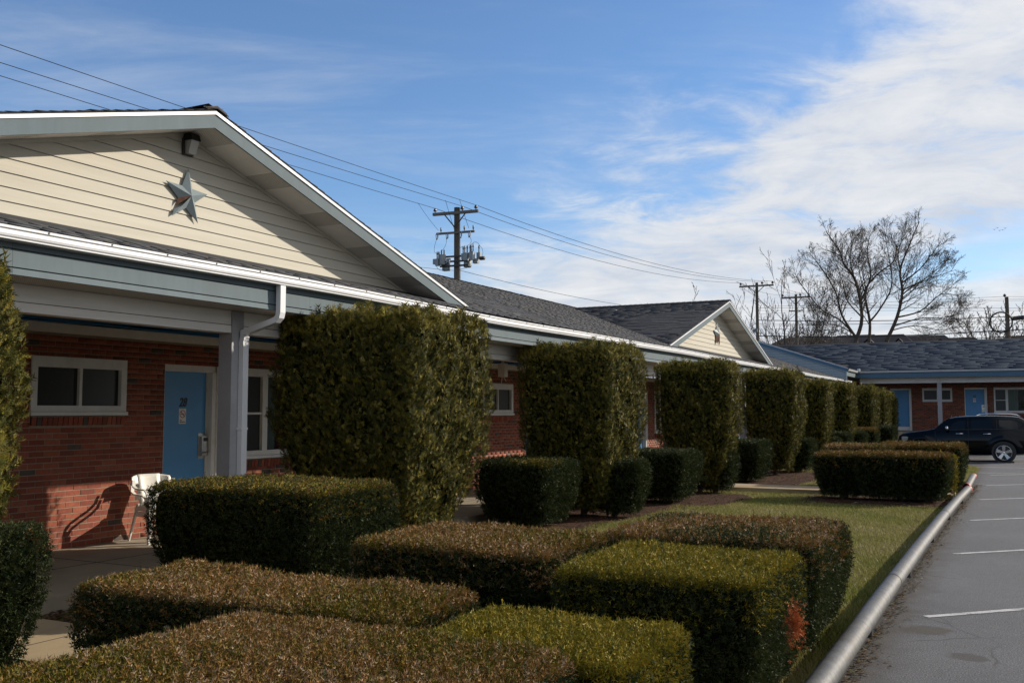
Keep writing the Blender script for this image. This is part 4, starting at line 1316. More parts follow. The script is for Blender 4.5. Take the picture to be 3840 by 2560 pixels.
def stems(parent, cx, cy, n, rx, ry, h, r, rng):
    mb = MB()
    for i in range(n):
        a = rng.uniform(0, 6.28); k = rng.uniform(.15, 1.0)
        bx, by = cx + .28 * rx * math.cos(a) * k, cy + .28 * ry * math.sin(a) * k
        tx, ty = cx + .85 * rx * math.cos(a) * k, cy + .85 * ry * math.sin(a) * k
        rr = r * rng.uniform(.6, 1.2)
        mb.tube([(bx, by, -.02), (bx * .7 + tx * .3, by * .7 + ty * .3, h * .4), (tx, ty, h)], [rr * 1.2, rr, rr * .5], 5)
    return mb.build('stem', M['stem'], parent)


def yew(label, x0, x1, y0, y1, zt, dens, size, top, side, k=15.0, taper=.80, z0=.10, amp=.009, group=None, topmix=None, name='clipped_bush', shoots=.006, seed=None, fade=.25):
    seed = seed if seed is not None else int(abs(x0 * 131 + y0 * 17) * 10) % 9973
    dens *= 1.08; size *= .80; k = k * 2.4 if k < 9 else k
    rng = np.random.default_rng(seed)
    root = thing(name, ((x0 + x1) / 2, (y0 + y1) / 2, 0), label, 'bush', group)
    args = (x0, x1, y0, y1, z0, zt, k, taper, .62)
    area = (x1 - x0) * (y1 - y0) + 2 * (zt - z0) * ((x1 - x0) + (y1 - y0))
    n = int(area * dens)
    c = cube_pts(n, (x1 - x0) / 2, (y1 - y0) / 2, (zt - z0) / 2, rng, .25)
    P, N = rbox(c, *args, seed, amp)
    kp = thin(P, N, rng); P = P[kp]; N = N[kp]; n = len(P)
    P = P - N * (rng.uniform(0, 1, n) ** 1.6 * .055)[:, None]
    upw = N[:, 2]
    D = N * .75 + np.array([0, 0, .45]) + rng.normal(0, .55, (n, 3))
    patch = .5 + .5 * np.sin(P[:, 0] * 3.3 + seed) * np.sin(P[:, 1] * 2.9 + seed * .7) + rng.normal(0, .28, n)
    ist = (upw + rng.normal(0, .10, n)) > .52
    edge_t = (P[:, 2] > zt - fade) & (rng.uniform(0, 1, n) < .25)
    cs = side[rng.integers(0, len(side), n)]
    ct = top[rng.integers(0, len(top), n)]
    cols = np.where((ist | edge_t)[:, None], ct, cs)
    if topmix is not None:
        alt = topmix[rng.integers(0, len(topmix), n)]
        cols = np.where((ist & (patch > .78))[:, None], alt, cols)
    sz = size * rng.uniform(.7, 1.35, n)
    sh = ist & (rng.uniform(0, 1, n) < shoots)
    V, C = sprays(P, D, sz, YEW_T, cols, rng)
    if sh.any():
        m = sh.sum()
        V2, C2 = sprays(P[sh], np.array([0, 0, 1]) + rng.normal(0, .2, (m, 3)), size * rng.uniform(1.2, 2.3, m), SHOOT_T, cs[sh] * 1.7 if shoots < .02 else ct[sh], rng)
        V = np.concatenate([V, V2]); C = np.concatenate([C, C2])
    mesh_np('foliage', V, np.arange(len(V)).reshape(-1, 3), M['leaf'], C, root)
    hedge_core('shade_core', args, root, seed, .045)
    stems(root, (x0 + x1) / 2, (y0 + y1) / 2, 9, (x1 - x0) / 2 * taper, (y1 - y0) / 2 * taper, .5, .014, rng)
    return root


def thuja(label, x0, x1, y0, y1, zt, dens, size, group, k=16.0, taper=.50, z0=.16, amp=.022, name='tall_hedge', seed=None, ztp=.52):
    seed = seed if seed is not None else int(abs(x0 * 57 + y0 * 29) * 10) % 9973
    dens *= 1.85; size *= .56; zt -= .06
    rng = np.random.default_rng(seed)
    root = thing(name, ((x0 + x1) / 2, (y0 + y1) / 2, 0), label, 'hedge', group)
    args = (x0, x1, y0, y1, z0, zt, k, taper, ztp)
    area = (x1 - x0) * (y1 - y0) + 2 * (zt - z0) * ((x1 - x0) + (y1 - y0))
    n = int(area * dens)
    c = cube_pts(n, (x1 - x0) / 2, (y1 - y0) / 2, (zt - z0) / 2, rng, .3)
    P, N = rbox(c, *args, seed, amp)
    kp = thin(P, N, rng); P = P[kp]; N = N[kp]; n = len(P)
    # tufts: sprays gather in upright clumps with dark gaps between
    tuft = np.sin(P[:, 0] * 17 + 3 * np.sin(P[:, 2] * 3.1)) * np.sin(P[:, 1] * 19 + 2.4 * np.sin(P[:, 2] * 2.3 + seed)) + .6 * np.sin(P[:, 2] * 9 + P[:, 0] * 7 + P[:, 1] * 6)
    P = P + N * (tuft * .036 - rng.uniform(0, 1, n) ** 1.5 * .09)[:, None]
    D = N * .42 + np.array([0, 0, .8]) + rng.normal(0, .42, (n, 3))
    cols = THUJA[rng.integers(0, len(THUJA), n)] * .92 * (1 + .10 * np.clip(tuft, -1, 1))[:, None]  # raised tufts tinted lighter, gaps darker: shade put into the leaf colour
    tip = (rng.uniform(0, 1, n) < np.where(P[:, 2] > zt - .22, .55, .20))
    cols[tip] = THUTIP[rng.integers(0, len(THUTIP), tip.sum())]
    sz = size * rng.uniform(.7, 1.3, n)
    topm = (N[:, 2] > .6) & (rng.uniform(0, 1, n) < .10)
    sz[topm] *= rng.uniform(1.3, 2.2, topm.sum()); P[topm, 2] += .02
    V, C = sprays(P, D, sz, THU_T, cols, rng, face=N)
    mesh_np('foliage', V, np.arange(len(V)).reshape(-1, 3), M['leaf'], C, root)
    hedge_core('shade_core', args, root, seed, .085)
    MB().tube([((x0 + x1) / 2, (y0 + y1) / 2, -.02), ((x0 + x1) / 2 + .02, (y0 + y1) / 2, .5)], [.06, .045], 7).build('trunk', M['stem'], root)
    return root


GT = 'tall clipped hedges along the walk'
thuja('tall clipped hedge cut off by the left picture edge beside the brick wall', -7.3, -5.60, 2.5, 4.30, 2.88, 900, .12, GT, k=4.2)
thuja('nearest whole tall hedge, right of the white post and downspout', -7.56, -5.58, 8.6, 10.4, 2.88, 1150, .115, GT, amp=.028)
thuja('second tall hedge, flanked by the brick gap with the porch light', -7.25, -5.6, 14.25, 16.0, 2.84, 850, .125, GT)
thuja('third tall hedge, standing just before the cross path', -6.85, -5.2, 20.0, 21.1, 2.80, 700, .14, GT)
thuja('fourth tall hedge, first beyond the cross path', -6.55, -5.1, 26.3, 27.8, 2.83, 520, .155, GT)
thuja('fifth tall hedge, slim, left of the black car', -6.3, -5.0, 30.5, 32.0, 2.68, 420, .17, GT)
thuja('sixth tall hedge, in front of the end of the white gutter', -6.1, -4.9, 34.8, 36.2, 2.70, 360, .18, GT)
thuja('seventh tall hedge, with its low cushion bush in front', -5.9, -4.78, 39.6, 41.8, 2.68, 320, .19, GT)
thuja('last tall hedge of the row, before the far blue door', -5.9, -4.85, 44.5, 46.6, 2.62, 300, .20, GT)
thuja('dark shrub peeping out behind the last tall hedge', -5.3, -4.85, 48.2, 49.4, 2.62, 260, .20, None, k=3.5, name='shrub')

GB = 'low clipped bushes between the hedges and the lot'
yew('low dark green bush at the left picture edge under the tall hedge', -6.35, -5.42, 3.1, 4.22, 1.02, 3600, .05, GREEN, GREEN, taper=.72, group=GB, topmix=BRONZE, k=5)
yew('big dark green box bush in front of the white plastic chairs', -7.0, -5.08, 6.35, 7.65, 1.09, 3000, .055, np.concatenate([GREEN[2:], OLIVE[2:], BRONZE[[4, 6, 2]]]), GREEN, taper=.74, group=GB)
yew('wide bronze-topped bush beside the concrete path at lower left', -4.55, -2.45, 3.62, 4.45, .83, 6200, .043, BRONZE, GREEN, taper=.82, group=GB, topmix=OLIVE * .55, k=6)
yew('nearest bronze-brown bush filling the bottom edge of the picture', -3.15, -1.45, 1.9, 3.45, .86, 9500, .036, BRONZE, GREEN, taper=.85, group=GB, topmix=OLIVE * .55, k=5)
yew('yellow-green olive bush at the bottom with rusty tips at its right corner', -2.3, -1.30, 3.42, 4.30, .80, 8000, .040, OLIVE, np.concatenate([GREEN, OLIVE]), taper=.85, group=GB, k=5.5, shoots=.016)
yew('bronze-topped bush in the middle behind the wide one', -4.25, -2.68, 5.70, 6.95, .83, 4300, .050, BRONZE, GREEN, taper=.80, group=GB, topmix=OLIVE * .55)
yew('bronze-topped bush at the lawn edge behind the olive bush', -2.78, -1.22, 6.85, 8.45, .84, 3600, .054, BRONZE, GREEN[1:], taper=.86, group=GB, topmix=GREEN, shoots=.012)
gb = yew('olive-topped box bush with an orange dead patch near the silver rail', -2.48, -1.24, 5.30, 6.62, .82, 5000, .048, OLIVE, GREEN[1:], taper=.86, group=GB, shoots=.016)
# the dead patch on its right corner
rng = np.random.default_rng(5)
n = 260
c = at(1826, 1432, Y=5.42)
Pd = np.c_[rng.normal(c.x, .022, n), rng.normal(5.40, .03, n), c.z + rng.normal(0, .055, n)]
V, C = sprays(Pd, np.c_[np.ones(n) * .5 + rng.normal(0, .4, n), -.8 + rng.normal(0, .4, n), rng.normal(.3, .5, n)], np.full(n, .034) * rng.uniform(.7, 1.2, n), YEW_T, np.array([(.52, .15, .05), (.60, .20, .07), (.40, .11, .04)])[rng.integers(0, 3, n)], rng)
tag(mesh_np('dead_foliage', V, np.arange(len(V)).reshape(-1, 3), M['leaf'], C, gb), label='rust orange dead patch of the bush')
yew('dark bush between the first and second tall hedges, its stems showing', -7.2, -5.98, 12.7, 14.0, 1.0, 1500, .075, GREEN[1:], GREEN, taper=.72, group=GB, k=4.5, topmix=OLIVE * .55)
yew('small round bush under the right side of the second tall hedge', -6.5, -5.36, 14.85, 15.5, .94, 1300, .08, GREEN[1:], GREEN, taper=.72, group=GB, k=4)
yew('rounded dark bush just before the third tall hedge', -6.6, -5.42, 17.4, 18.75, .97, 1150, .085, GREEN[1:], GREEN, taper=.72, group=GB, k=4.5)
yew('narrow bush hugging the right foot of the third tall hedge', -6.2, -5.3, 20.3, 21.1, .90, 900, .09, GREEN[1:], GREEN, taper=.7, group=GB, k=4)
yew('square dark bush beyond the path before the fourth tall hedge', -6.5, -5.42, 23.4, 24.85, 1.0, 850, .095, GREEN[1:], GREEN, taper=.78, group=GB, k=5)
yew('bush between the fourth and fifth tall hedges', -6.0, -5.12, 28.3, 29.4, .92, 700, .10, GREEN[2:], GREEN[1:], taper=.7, group=GB, k=4)
yew('small bush at the right foot of the fifth tall hedge', -5.8, -4.95, 32.3, 33.1, .85, 600, .11, GREEN[2:], GREEN[1:], taper=.75, group=GB, k=4)
yew('cushion bush left of the sixth tall hedge foot', -5.75, -4.85, 33.6, 34.6, 1.0, 560, .11, GREEN[2:], GREEN[1:], taper=.75, group=GB, k=4)
yew('cushion bush right of the sixth tall hedge foot', -5.6, -4.75, 36.4, 37.6, .98, 560, .11, GREEN[2:], GREEN[1:], taper=.75, group=GB, k=4)
yew('bronzed cushion bush in front of the seventh tall hedge', -5.5, -4.55, 38.2, 39.4, 1.06, 520, .12, BRONZE[[2, 4, 6]], GREEN[1:], taper=.8, group=GB, k=4)
yew('cushion bush before the last tall hedge', -5.2, -4.4, 42.6, 44.0, 1.08, 480, .12, GREEN[2:], GREEN[1:], taper=.8, group=GB, k=4)
yew('dark square bush at the far end of the lawn, left one before the path', -3.55, -2.62, 20.0, 21.0, .90, 1000, .085, BRONZE[[0, 2, 4, 6]], GREEN, taper=.72, group=GB)
yew('long dark bush at the far end of the lawn beside the rail', -2.78, -1.10, 19.9, 20.95, .91, 1000, .085, BRONZE[[0, 2, 4, 6]], GREEN, taper=.82, group=GB)
yew('low bush behind the long dark bush, beyond the cross path', -2.75, -1.0, 23.3, 24.9, .98, 800, .095, BRONZE[[0, 2, 4, 6]], GREEN, taper=.85, group=GB)
yew('olive sliver of bush squeezed between the two far lawn bushes', -1.7, -1.04, 21.0, 21.24, .86, 900, .09, OLIVE, OLIVE, taper=.85, group=GB)
yew('bronze-topped bush seen over the far lawn bushes by the car', -3.9, -2.4, 23.0, 24.4, .94, 700, .10, BRONZE, GREEN, taper=.8, group=GB, topmix=OLIVE * .55)
# ================================================================== white stacking chairs
def chair(x, y, z, rot, label, dz=0.0):
    root = thing('plastic_chair', (x, y, z), label, 'chair', 'stacked white plastic chairs')
    co, si = math.cos(rot), math.sin(rot)
    def T(p):
        a, b, c = (q * .93 for q in p)
        return (x + a * co - b * si, y + a * si + b * co, z + c + dz)
    def sheet(fn, nu, nv, th, name):
        """fn(u,v)->(point, normal-ish thickness direction)"""
        vs = []; fs = []
        for s in (0, 1):
            for i in range(nu + 1):
                for j in range(nv + 1):
                    p, d = fn(i / nu, j / nv)
                    vs.append(T((p[0] - d[0] * th * s, p[1] - d[1] * th * s, p[2] - d[2] * th * s)))
        N = (nu + 1) * (nv + 1); w = nv + 1
        for i in range(nu):
            for j in range(nv):
                a = i * w + j
                fs.append((a, a + w, a + w + 1, a + 1)); fs.append((N + a, N + a + 1, N + a + w + 1, N + a + w))
        rim = [j for j in range(nv + 1)] + [i * w + nv for i in range(1, nu + 1)] + [nu * w + j for j in range(nv - 1, -1, -1)] + [i * w for i in range(nu - 1, 0, -1)]
        for a, b in zip(rim, rim[1:] + rim[:1]): fs.append((a, b, N + b, N + a))
        return MB().add(vs, fs).build(name, M['chair'], root, smooth=True)
    # seat: dished, rounded front
    sheet(lambda u, v: ((.235 - .45 * u, (v - .5) * (.46 - .05 * u), .425 - .035 * u - .018 * math.cos((v - .5) * 3.1) + (-.03 * max(0, .12 - u) / .12)), (0, 0, 1)), 8, 8, .008, 'seat')
    # back: upright shell curved round the sitter, wide at the top; two open slots remain beside its centre panel
    def back(u, v):
        zz = .40 + .40 * u; s = (v - .5) * 2
        half = .14 + .02 * u
        return ((-.205 - .115 * u + .05 * s * s * .4, s * half, zz), (1, 0, 0))
    sheet(back, 8, 6, .007, 'backrest')
    def crest(u, v):
        s = (v - .5) * 2; zz = .675 + .125 * u - .03 * u * abs(s) ** 3
        return ((-.285 - .04 * u + .10 * abs(s) ** 2.6, s * (.285 - .012 * u), zz), (1, 0, 0))
    sheet(crest, 4, 14, .007, 'crest_rail')
    for sg in (-1, 1):
        # armrest: flat ribbon from the crest corner forward and down into the front leg
        path = [(-.155, .277, .735), (-.13, .287, .66), (-.05, .290, .632), (.06, .288, .632), (.16, .283, .628), (.215, .275, .595), (.240, .268, .52)]
        wid = [.05, .055, .050, .048, .050, .058, .062]
        vs = []; fs = []
        for i, (p, wd) in enumerate(zip(path, wid)):
            q = path[min(i + 1, len(path) - 1)]; r = path[max(i - 1, 0)]
            tx, tz = q[0] - r[0], q[2] - r[2]; L = math.hypot(tx, tz); nx, nz_ = -tz / L, tx / L
            for (a, b) in ((wd * .5, .004), (-wd * .5, .004), (-wd * .5, -.014), (wd * .5, -.014)):
                vs.append(T((p[0] + nx * b, sg * (p[1] - a * .8), p[2] + nz_ * b)))
        n = len(path)
        fs = [(i * 4 + k, i * 4 + (k + 1) % 4, i * 4 + 4 + (k + 1) % 4, i * 4 + 4 + k) for i in range(n - 1) for k in range(4)] + [(0, 1, 2, 3), (4 * n - 4, 4 * n - 3, 4 * n - 2, 4 * n - 1)]
        MB().add(vs, fs).build('armrest', M['chair'], root)
        # legs: L-shaped, tapering, splayed
        def leg(top, foot, w0, w1, outx):
            vs = []; 
            for (c, w) in ((top, w0), (foot, w1)):
                for (a, b) in ((0, 0), (outx * w, 0), (outx * w, .009), (outx * .010, .010), (outx * .010, w * .8), (0, w * .8)):
                    vs.append(T((c[0] - a, sg * (c[1] - b), c[2])))
            fs = [(i, (i + 1) % 6, 6 + (i + 1) % 6, 6 + i) for i in range(6)] + [tuple(range(6)), tuple(range(6, 12))[::-1]]
            MB().add(vs, fs).build('leg', M['chair'], root)
        leg((.245, .270, .55), (.285, .262, 0), .062, .040, 1)
        leg((-.21, .205, .42), (-.315, .245, 0), .060, .036, -1)
        # apron under the seat side
        MB().hexa([T((.22, sg * .225, .345)), T((-.22, sg * .20, .325)), T((-.22, sg * .19, .325)), T((.22, sg * .215, .345))],
                  [T((.23, sg * .235, .41)), T((-.22, sg * .21, .392)), T((-.22, sg * .20, .392)), T((.23, sg * .225, .41))]).build('apron', M['chair'], root)
    return root
CX, CY, CRT = -9.463, 8.815, R(-15)
chair(CX, CY, FLOOR, CRT, 'white plastic armchair at the bottom of the stack by the brick wall')
chair(CX + .025, CY - .005, FLOOR, CRT, 'white plastic armchair stacked on top of the other beside the blue door', .07)

# ================================================================== silver pipe rail along the lot
def pipe_rail(pts, z, r, label, ends, joints):
    root = thing('pipe_rail', (pts[0][0], pts[0][1], -.01), label, 'pipe rail')
    P = [(x, y, z) for x, y in pts]
    b = MB().tube(P, r, 20, cap=False)
    b.build('pipe', M['pipe'], root, smooth=True)
    for (x, y, d) in ends:
        e = MB().tube([(x, y, z), (x + (.012 if d > 0 else -.012), y + .10 * d, z)], r + .002, 20, cap=False)
        e.build('red_end', M['red'], root, smooth=True, label='red painted open end of the pipe')
    for y in joints:
        x = np.interp(y, [p[1] for p in pts], [p[0] for p in pts])
        MB().tube([(x, y - .018, z), (x, y + .018, z)], r + .0035, 20, cap=False).build('coupling', M['dark'], root, smooth=True)
    ys = np.arange(pts[0][1] + 1.0, pts[-1][1], 3.1)
    for y in ys:
        x = np.interp(y, [p[1] for p in pts], [p[0] for p in pts])
        MB().tube([(x, y, -.012), (x, y, z - r * .6)], .028, 8).build('support_post', M['dark'], root)
ZP, RP = .150, .074
seg1 = [(x, y) for x, y in RAIL if y <= 22] + [(-.885, 22.2)]
pipe_rail(seg1, ZP, RP, 'long silver pipe rail edging the lawn along the parking lot', [(-.885, 22.2, 1)], (9.9, 16.6))
pipe_rail([(-.925, 23.0), (-.93, 24.6), (-.935, 26.6)], ZP, RP, 'short separate silver pipe rail with red ends past the path opening', [(-.925, 23.0, -1), (-.935, 26.6, 1)], ())

# ================================================================== the black wagon
def car():
    Yn, Yf = 37.78, 39.50                 # near and far sides at the widest
    yc = (Yn + Yf) / 2
    root = thing('parked_car', (-1.6, yc, 0), 'black wagon with roof rails and five-spoke alloy wheels parked before the far wing', 'car')
    # side profile of the body: for each station x the top height z of the bonnet/roof and of the shoulder
    st = [  # x, zbot, zbelt, ztop, halfwidth at belt, halfwidth at top
        (-3.78, .42, .62, .66, .60, .52), (-3.72, .30, .72, .86, .72, .60), (-3.60, .24, .80, .945, .79, .66), (-3.35, .22, .86, .995, .83, .70), (-3.0, .22, .91, 1.04, .845, .72),
        (-2.7, .22, .95, 1.09, .85, .73), (-2.52, .22, .99, 1.13, .855, .74), (-2.34, .22, 1.02, 1.29, .86, .70), (-2.18, .22, 1.04, 1.42, .86, .655), (-2.02, .22, 1.05, 1.505, .86, .63),
        (-1.85, .22, 1.055, 1.548, .86, .622), (-1.5, .22, 1.06, 1.578, .862, .62), (-1.0, .22, 1.07, 1.592, .865, .62), (-.5, .22, 1.08, 1.592, .865, .62), (-.05, .24, 1.085, 1.575, .862, .618),
        (.16, .26, 1.08, 1.55, .85, .61), (.30, .28, 1.07, 1.49, .83, .585), (.40, .30, 1.05, 1.38, .80, .56), (.47, .32, 1.0, 1.18, .77, .58), (.52, .36, .90, .96, .74, .62), (.53, .42, .70, .72, .70, .60)]
    def ring(s):
        x, zb, zs, zt, hw, ht = s
        pts = [(0, zb), (hw * .80, zb), (hw * .96, zb + .06), (hw * 1.0, zb + .22 * (zs - zb) + .05), (hw * 1.005, zb + .6 * (zs - zb)), (hw * .985, zs - .03), (hw * .955, zs)]
        for t in (.25, .5, .75, .92): pts.append((hw * .955 + (ht - hw * .955) * t ** .9 if t < .9 else ht * .985, zs + (zt - zs) * t))
        pts += [(ht * .88, zt - .012 * (zt - zs) / .5), (ht * .5, zt + .006), (0, zt + .012)]
        return pts
    n = len(ring(st[0])); vs = []; fs = []
    full = []
    for s in st:
        r = ring(s)
        loop = [(s[0], yc - a, z) for a, z in r] + [(s[0], yc + a, z) for a, z in r[-2:0:-1]]
        full.append(loop); vs += loop
    k = len(full[0])
    for i in range(len(st) - 1):
        for j in range(k): fs.append((i * k + j, i * k + (j + 1) % k, (i + 1) * k + (j + 1) % k, (i + 1) * k + j))
    fs.append(tuple(range(k))); fs.append(tuple(range((len(st) - 1) * k, len(st) * k))[::-1])
    body = MB().add(vs, fs).build('body', M['paint'], root, smooth=True)
    def side(x, z, off=.004):
        """point on the near flank at height z"""
        for a, b in zip(st[:-1], st[1:]):
            if a[0] <= x <= b[0]:
                t = (x - a[0]) / (b[0] - a[0]); break
        s = [p + (q - p) * t for p, q in zip(a, b)]
        r = ring(s)[1:-2]
        for (w0, z0), (w1, z1) in zip(r[:-1], r[1:]):
            if z0 <= z <= z1 and z1 > z0:
                return w0 + (w1 - w0) * (z - z0) / (z1 - z0) + off
        return r[-1][0] + off
    def panel(poly, name, m, off=.004, both=True, parent=root, smooth=False):
        """patch on the flank following its shape; poly of (x,z) as top and bottom rails"""
        top, bot = poly
        for sg in ((-1, 1) if both else (-1,)):
            vs = []; fs = []; nn = 8; mm = 6
            for i in range(nn + 1):
                for j in range(mm + 1):
                    u = i / nn; v = j / mm
                    def rail(rl):
                        L = len(rl) - 1; q = min(int(u * L), L - 1); f = u * L - q
                        return (rl[q][0] + (rl[q + 1][0] - rl[q][0]) * f, rl[q][1] + (rl[q + 1][1] - rl[q][1]) * f)
                    a, b = rail(bot), rail(top)
                    x = a[0] + (b[0] - a[0]) * v; z = a[1] + (b[1] - a[1]) * v
                    vs.append((x, yc + sg * side(x, z, off), z))
            w = mm + 1
            for i in range(nn):
                for j in range(mm): fs.append((i * w + j, (i + 1) * w + j, (i + 1) * w + j + 1, i * w + j + 1))
            o = MB().add(vs, fs).build(name, m, parent, smooth=True)
    panel(([(-2.02, 1.19), (-1.90, 1.33), (-1.75, 1.405), (-1.52, 1.425)], [(-2.05, 1.10), (-1.9, 1.10), (-1.7, 1.105), (-1.53, 1.11)]), 'side_window', M['carglass'])
    panel(([(-1.34, 1.43), (-1.1, 1.44), (-.9, 1.44), (-.68, 1.44)], [(-1.35, 1.115), (-1.1, 1.12), (-.9, 1.12), (-.66, 1.125)]), 'side_window', M['carglass'])
    panel(([(-.46, 1.44), (-.2, 1.44), (0, 1.43), (.10, 1.38)], [(-.44, 1.13), (-.2, 1.13), (0, 1.135), (.14, 1.15)]), 'side_window', M['carglass'])
    # bright sill line under the windows
    panel(([(-2.06, 1.100), (.15, 1.148)], [(-2.06, 1.088), (.15, 1.138)]), 'window_trim', M['dark'], .006)
    # windscreen
    ws = []
    for s in ((-2.51, 1.135, .70), (-2.34, 1.295, .665), (-2.18, 1.425, .62), (-2.04, 1.505, .59)):
        ws.append(s)
    vs = []; fs = []
    for (x, z, h) in ws:
        for t in np.linspace(-1, 1, 9): vs.append((x - .01 + .03 * abs(t) ** 2, yc + t * h, z + .010))
    for i in range(3):
        for j in range(8): fs.append((i * 9 + j, i * 9 + j + 1, (i + 1) * 9 + j + 1, (i + 1) * 9 + j))
    MB().add(vs, fs).build('windscreen', M['carglass'], root, smooth=True)
    # bulging wings over the wheels
    XFw, XRw, RW = -2.965, -.335, .322
    def wing(xc, lo, hi, bulge, zc, rr):
        for sg in (-1, 1):
            vs = []; fs = []; nn = 18
            for i in range(nn + 1):
                a = R(lo + (hi - lo) * i / nn)
                for (r, d) in ((rr - .07, .0), (rr - .055, bulge), (rr + .02, bulge + .012), (rr + .10, bulge * .7), (rr + .17, -.01)):
                    x = xc + r * math.cos(a) * 1.06; z = zc + r * math.sin(a)
                    vs.append((x, yc + sg * (min(side(max(min(x, .5), -3.75), max(z, .3), 0), .875) + d), z))
            w = 5
            for i in range(nn):
                for j in range(w - 1): fs.append((i * w + j, (i + 1) * w + j, (i + 1) * w + j + 1, i * w + j + 1))
            MB().add(vs, fs).build('wheel_arch', M['paint'], root, smooth=True)
    wing(XFw, -8, 178, .035, .33, .44); wing(XRw, 2, 178, .030, .33, .44)
    # dark wheel wells
    for xc in (XFw, XRw):
        for sg in (-1, 1):
            MB().lathe([(.0, -.02), (.385, -.02), (.385, .02), (0, .02)], (xc, yc + sg * .858, .335), 'y', 24).build('wheel_well', M['black'], root)
    for xc in (XFw, XRw):
        for sg in (-1, 1):
            yw = yc + sg * .80
            w = MB().lathe([(.235, -.095), (.285, -.105), (.314, -.09), (.322, -.05), (.322, .05), (.314, .09), (.285, .105), (.235, .095)], (xc, yw, RW), 'y', 36).build('wheel', M['tyre'], root, smooth=True)
            MB().lathe([(.256, .10), (.252, .113), (.238, .107), (.232, .04), (.0, .03)] if sg > 0 else [(.256, -.10), (.252, -.113), (.238, -.107), (.232, -.04), (.0, -.03)], (xc, yw, RW), 'y', 36).build('rim', M['alloy'], w, smooth=True)
            for q in range(5):
                a0 = R(90 + 72 * q)
                def pt(r, da, d): return (xc + r * math.cos(a0 + da), yw + sg * d, RW + r * math.sin(a0 + da))
                MB().hexa([pt(.045, -.85, .095), pt(.045, .85, .095), pt(.045, .85, .06), pt(.045, -.85, .06)], [pt(.24, -.24, .110), pt(.24, .24, .110), pt(.24, .24, .06), pt(.24, -.24, .06)]).build('spoke', M['alloy'], w)
            MB().lathe([(.0, sg * .104), (.034, sg * .100), (.038, sg * .06)], (xc, yw, RW), 'y', 14).build('hub_cap', M['chrome'], w)
    # handles, mirror, lamps, rails
    for x in (-1.71, -.83):
        for sg in (-1,):
            yy = yc + sg * side(x, .955, .02)
            MB().tube([(x - .115, yy + .018, .955), (x - .09, yy, .958), (x + .08, yy, .962), (x + .115, yy + .018, .962)], [.013, .019, .019, .012], 8).build('door_handle', M['chrome'], root, smooth=True)
    for sg in (-1, 1):
        yy = yc + sg * .93
        m = MB().lathe([(0, -.075), (.045, -.07), (.075, -.035), (.078, .0), (.070, .03), (.0, .045)], (-2.10, yy, 1.145), 'x', 14).build('mirror', M['chrome'], root, smooth=True)
        MB().tube([(-2.08, yy, 1.08), (-2.04, yc + sg * .84, 1.075)], .028, 6).build('mirror_arm', M['paint'], m)
        h = MB()
        hx = [(-3.62, .655), (-3.52, .60), (-3.38, .64), (-3.33, .74), (-3.39, .80), (-3.52, .785)]
        h.lathe([(0, -.02), (.08, -.012), (.10, .01), (.105, .05)] if sg > 0 else [(0, -.02), (.08, -.012), (.10, .01), (.105, .05)], (-3.60, yc + sg * .60, .745), 'x', 16)
        h.build('headlight', M['headlight'], root, smooth=True)
        panel(([(-3.62, .83), (-3.50, .845), (-3.40, .83)], [(-3.62, .69), (-3.52, .675), (-3.42, .72)]), 'headlight', M['headlight'], .012, both=False) if sg < 0 else None
        rl = MB().tube([(-1.15, yc + sg * .58, 1.592), (-1.02, yc + sg * .585, 1.645), (-.6, yc + sg * .59, 1.658), (-.1, yc + sg * .588, 1.648), (.10, yc + sg * .58, 1.62), (.20, yc + sg * .57, 1.56)], [.022, .020, .018, .018, .02, .022], 8)
        rl.build('roof_rail', M['chrome'], root, smooth=True)
        MB().box(.44, .535, yc + sg * .72 - .06, yc + sg * .72 + .06, .60, .78).build('tail_light', M['taillight'], root)
    panel(([(.30, .78), (.46, .76)], [(.30, .60), (.46, .60)]), 'tail_light', M['taillight'], .010, both=False)
    MB().tube([(-3.83, yc - .55, .58), (-3.86, yc, .585), (-3.83, yc + .55, .58)], .035, 8).build('bumper_trim', M['chrome'], root, smooth=True)
    MB().tube([(-1.98, yc - .1, 1.52), (-2.0, yc - .1, 1.60)], .006, 5).build('aerial', M['black'], root)
    # shut lines of the doors
    for rl_ in ([(-2.50, 1.02), (-2.50, .80), (-2.46, .35), (-1.55, .30)], [(-1.44, 1.5), (-1.43, .9), (-1.45, .30)], [(-.54, 1.48), (-.52, 1.0), (-.62, .78)]):
        mb = MB(); pts = []
        for (x0, z0), (x1, z1) in zip(rl_[:-1], rl_[1:]):
            for t in np.linspace(0, 1, 6): pts.append((x0 + (x1 - x0) * t, z0 + (z1 - z0) * t))
        mb.tube([(x, yc - side(x, z, .0005), z) for x, z in pts], .005, 5)
        mb.build('door_gap', M['black'], root)
car()
# ================================================================== poles and wires
def pole(x, y, h, r0, r1, label, lean=(0, 0)):
    root = thing('utility_pole', (x, y, 0), label, 'utility pole')
    MB().tube([(x, y, -.2), (x + lean[0] * .5, y + lean[1] * .5, h * .5), (x + lean[0], y + lean[1], h)], [r0, (r0 + r1) / 2, r1], 12).build('shaft', M['wood'], root, smooth=True)
    return root


def arm(root, c, half, d, th=.06, name='crossarm', m='wood'):
    """bar through c along unit direction d"""
    d = Vector(d).normalized(); c = Vector(c); n = Vector((-d.y, d.x, 0)).normalized() * th; u = Vector((0, 0, th))
    a, b = c - d * half, c + d * half
    return MB().hexa([a - n - u, a + n - u, a + n + u, a - n + u], [b - n - u, b + n - u, b + n + u, b - n + u]).build(name, M[m], root)


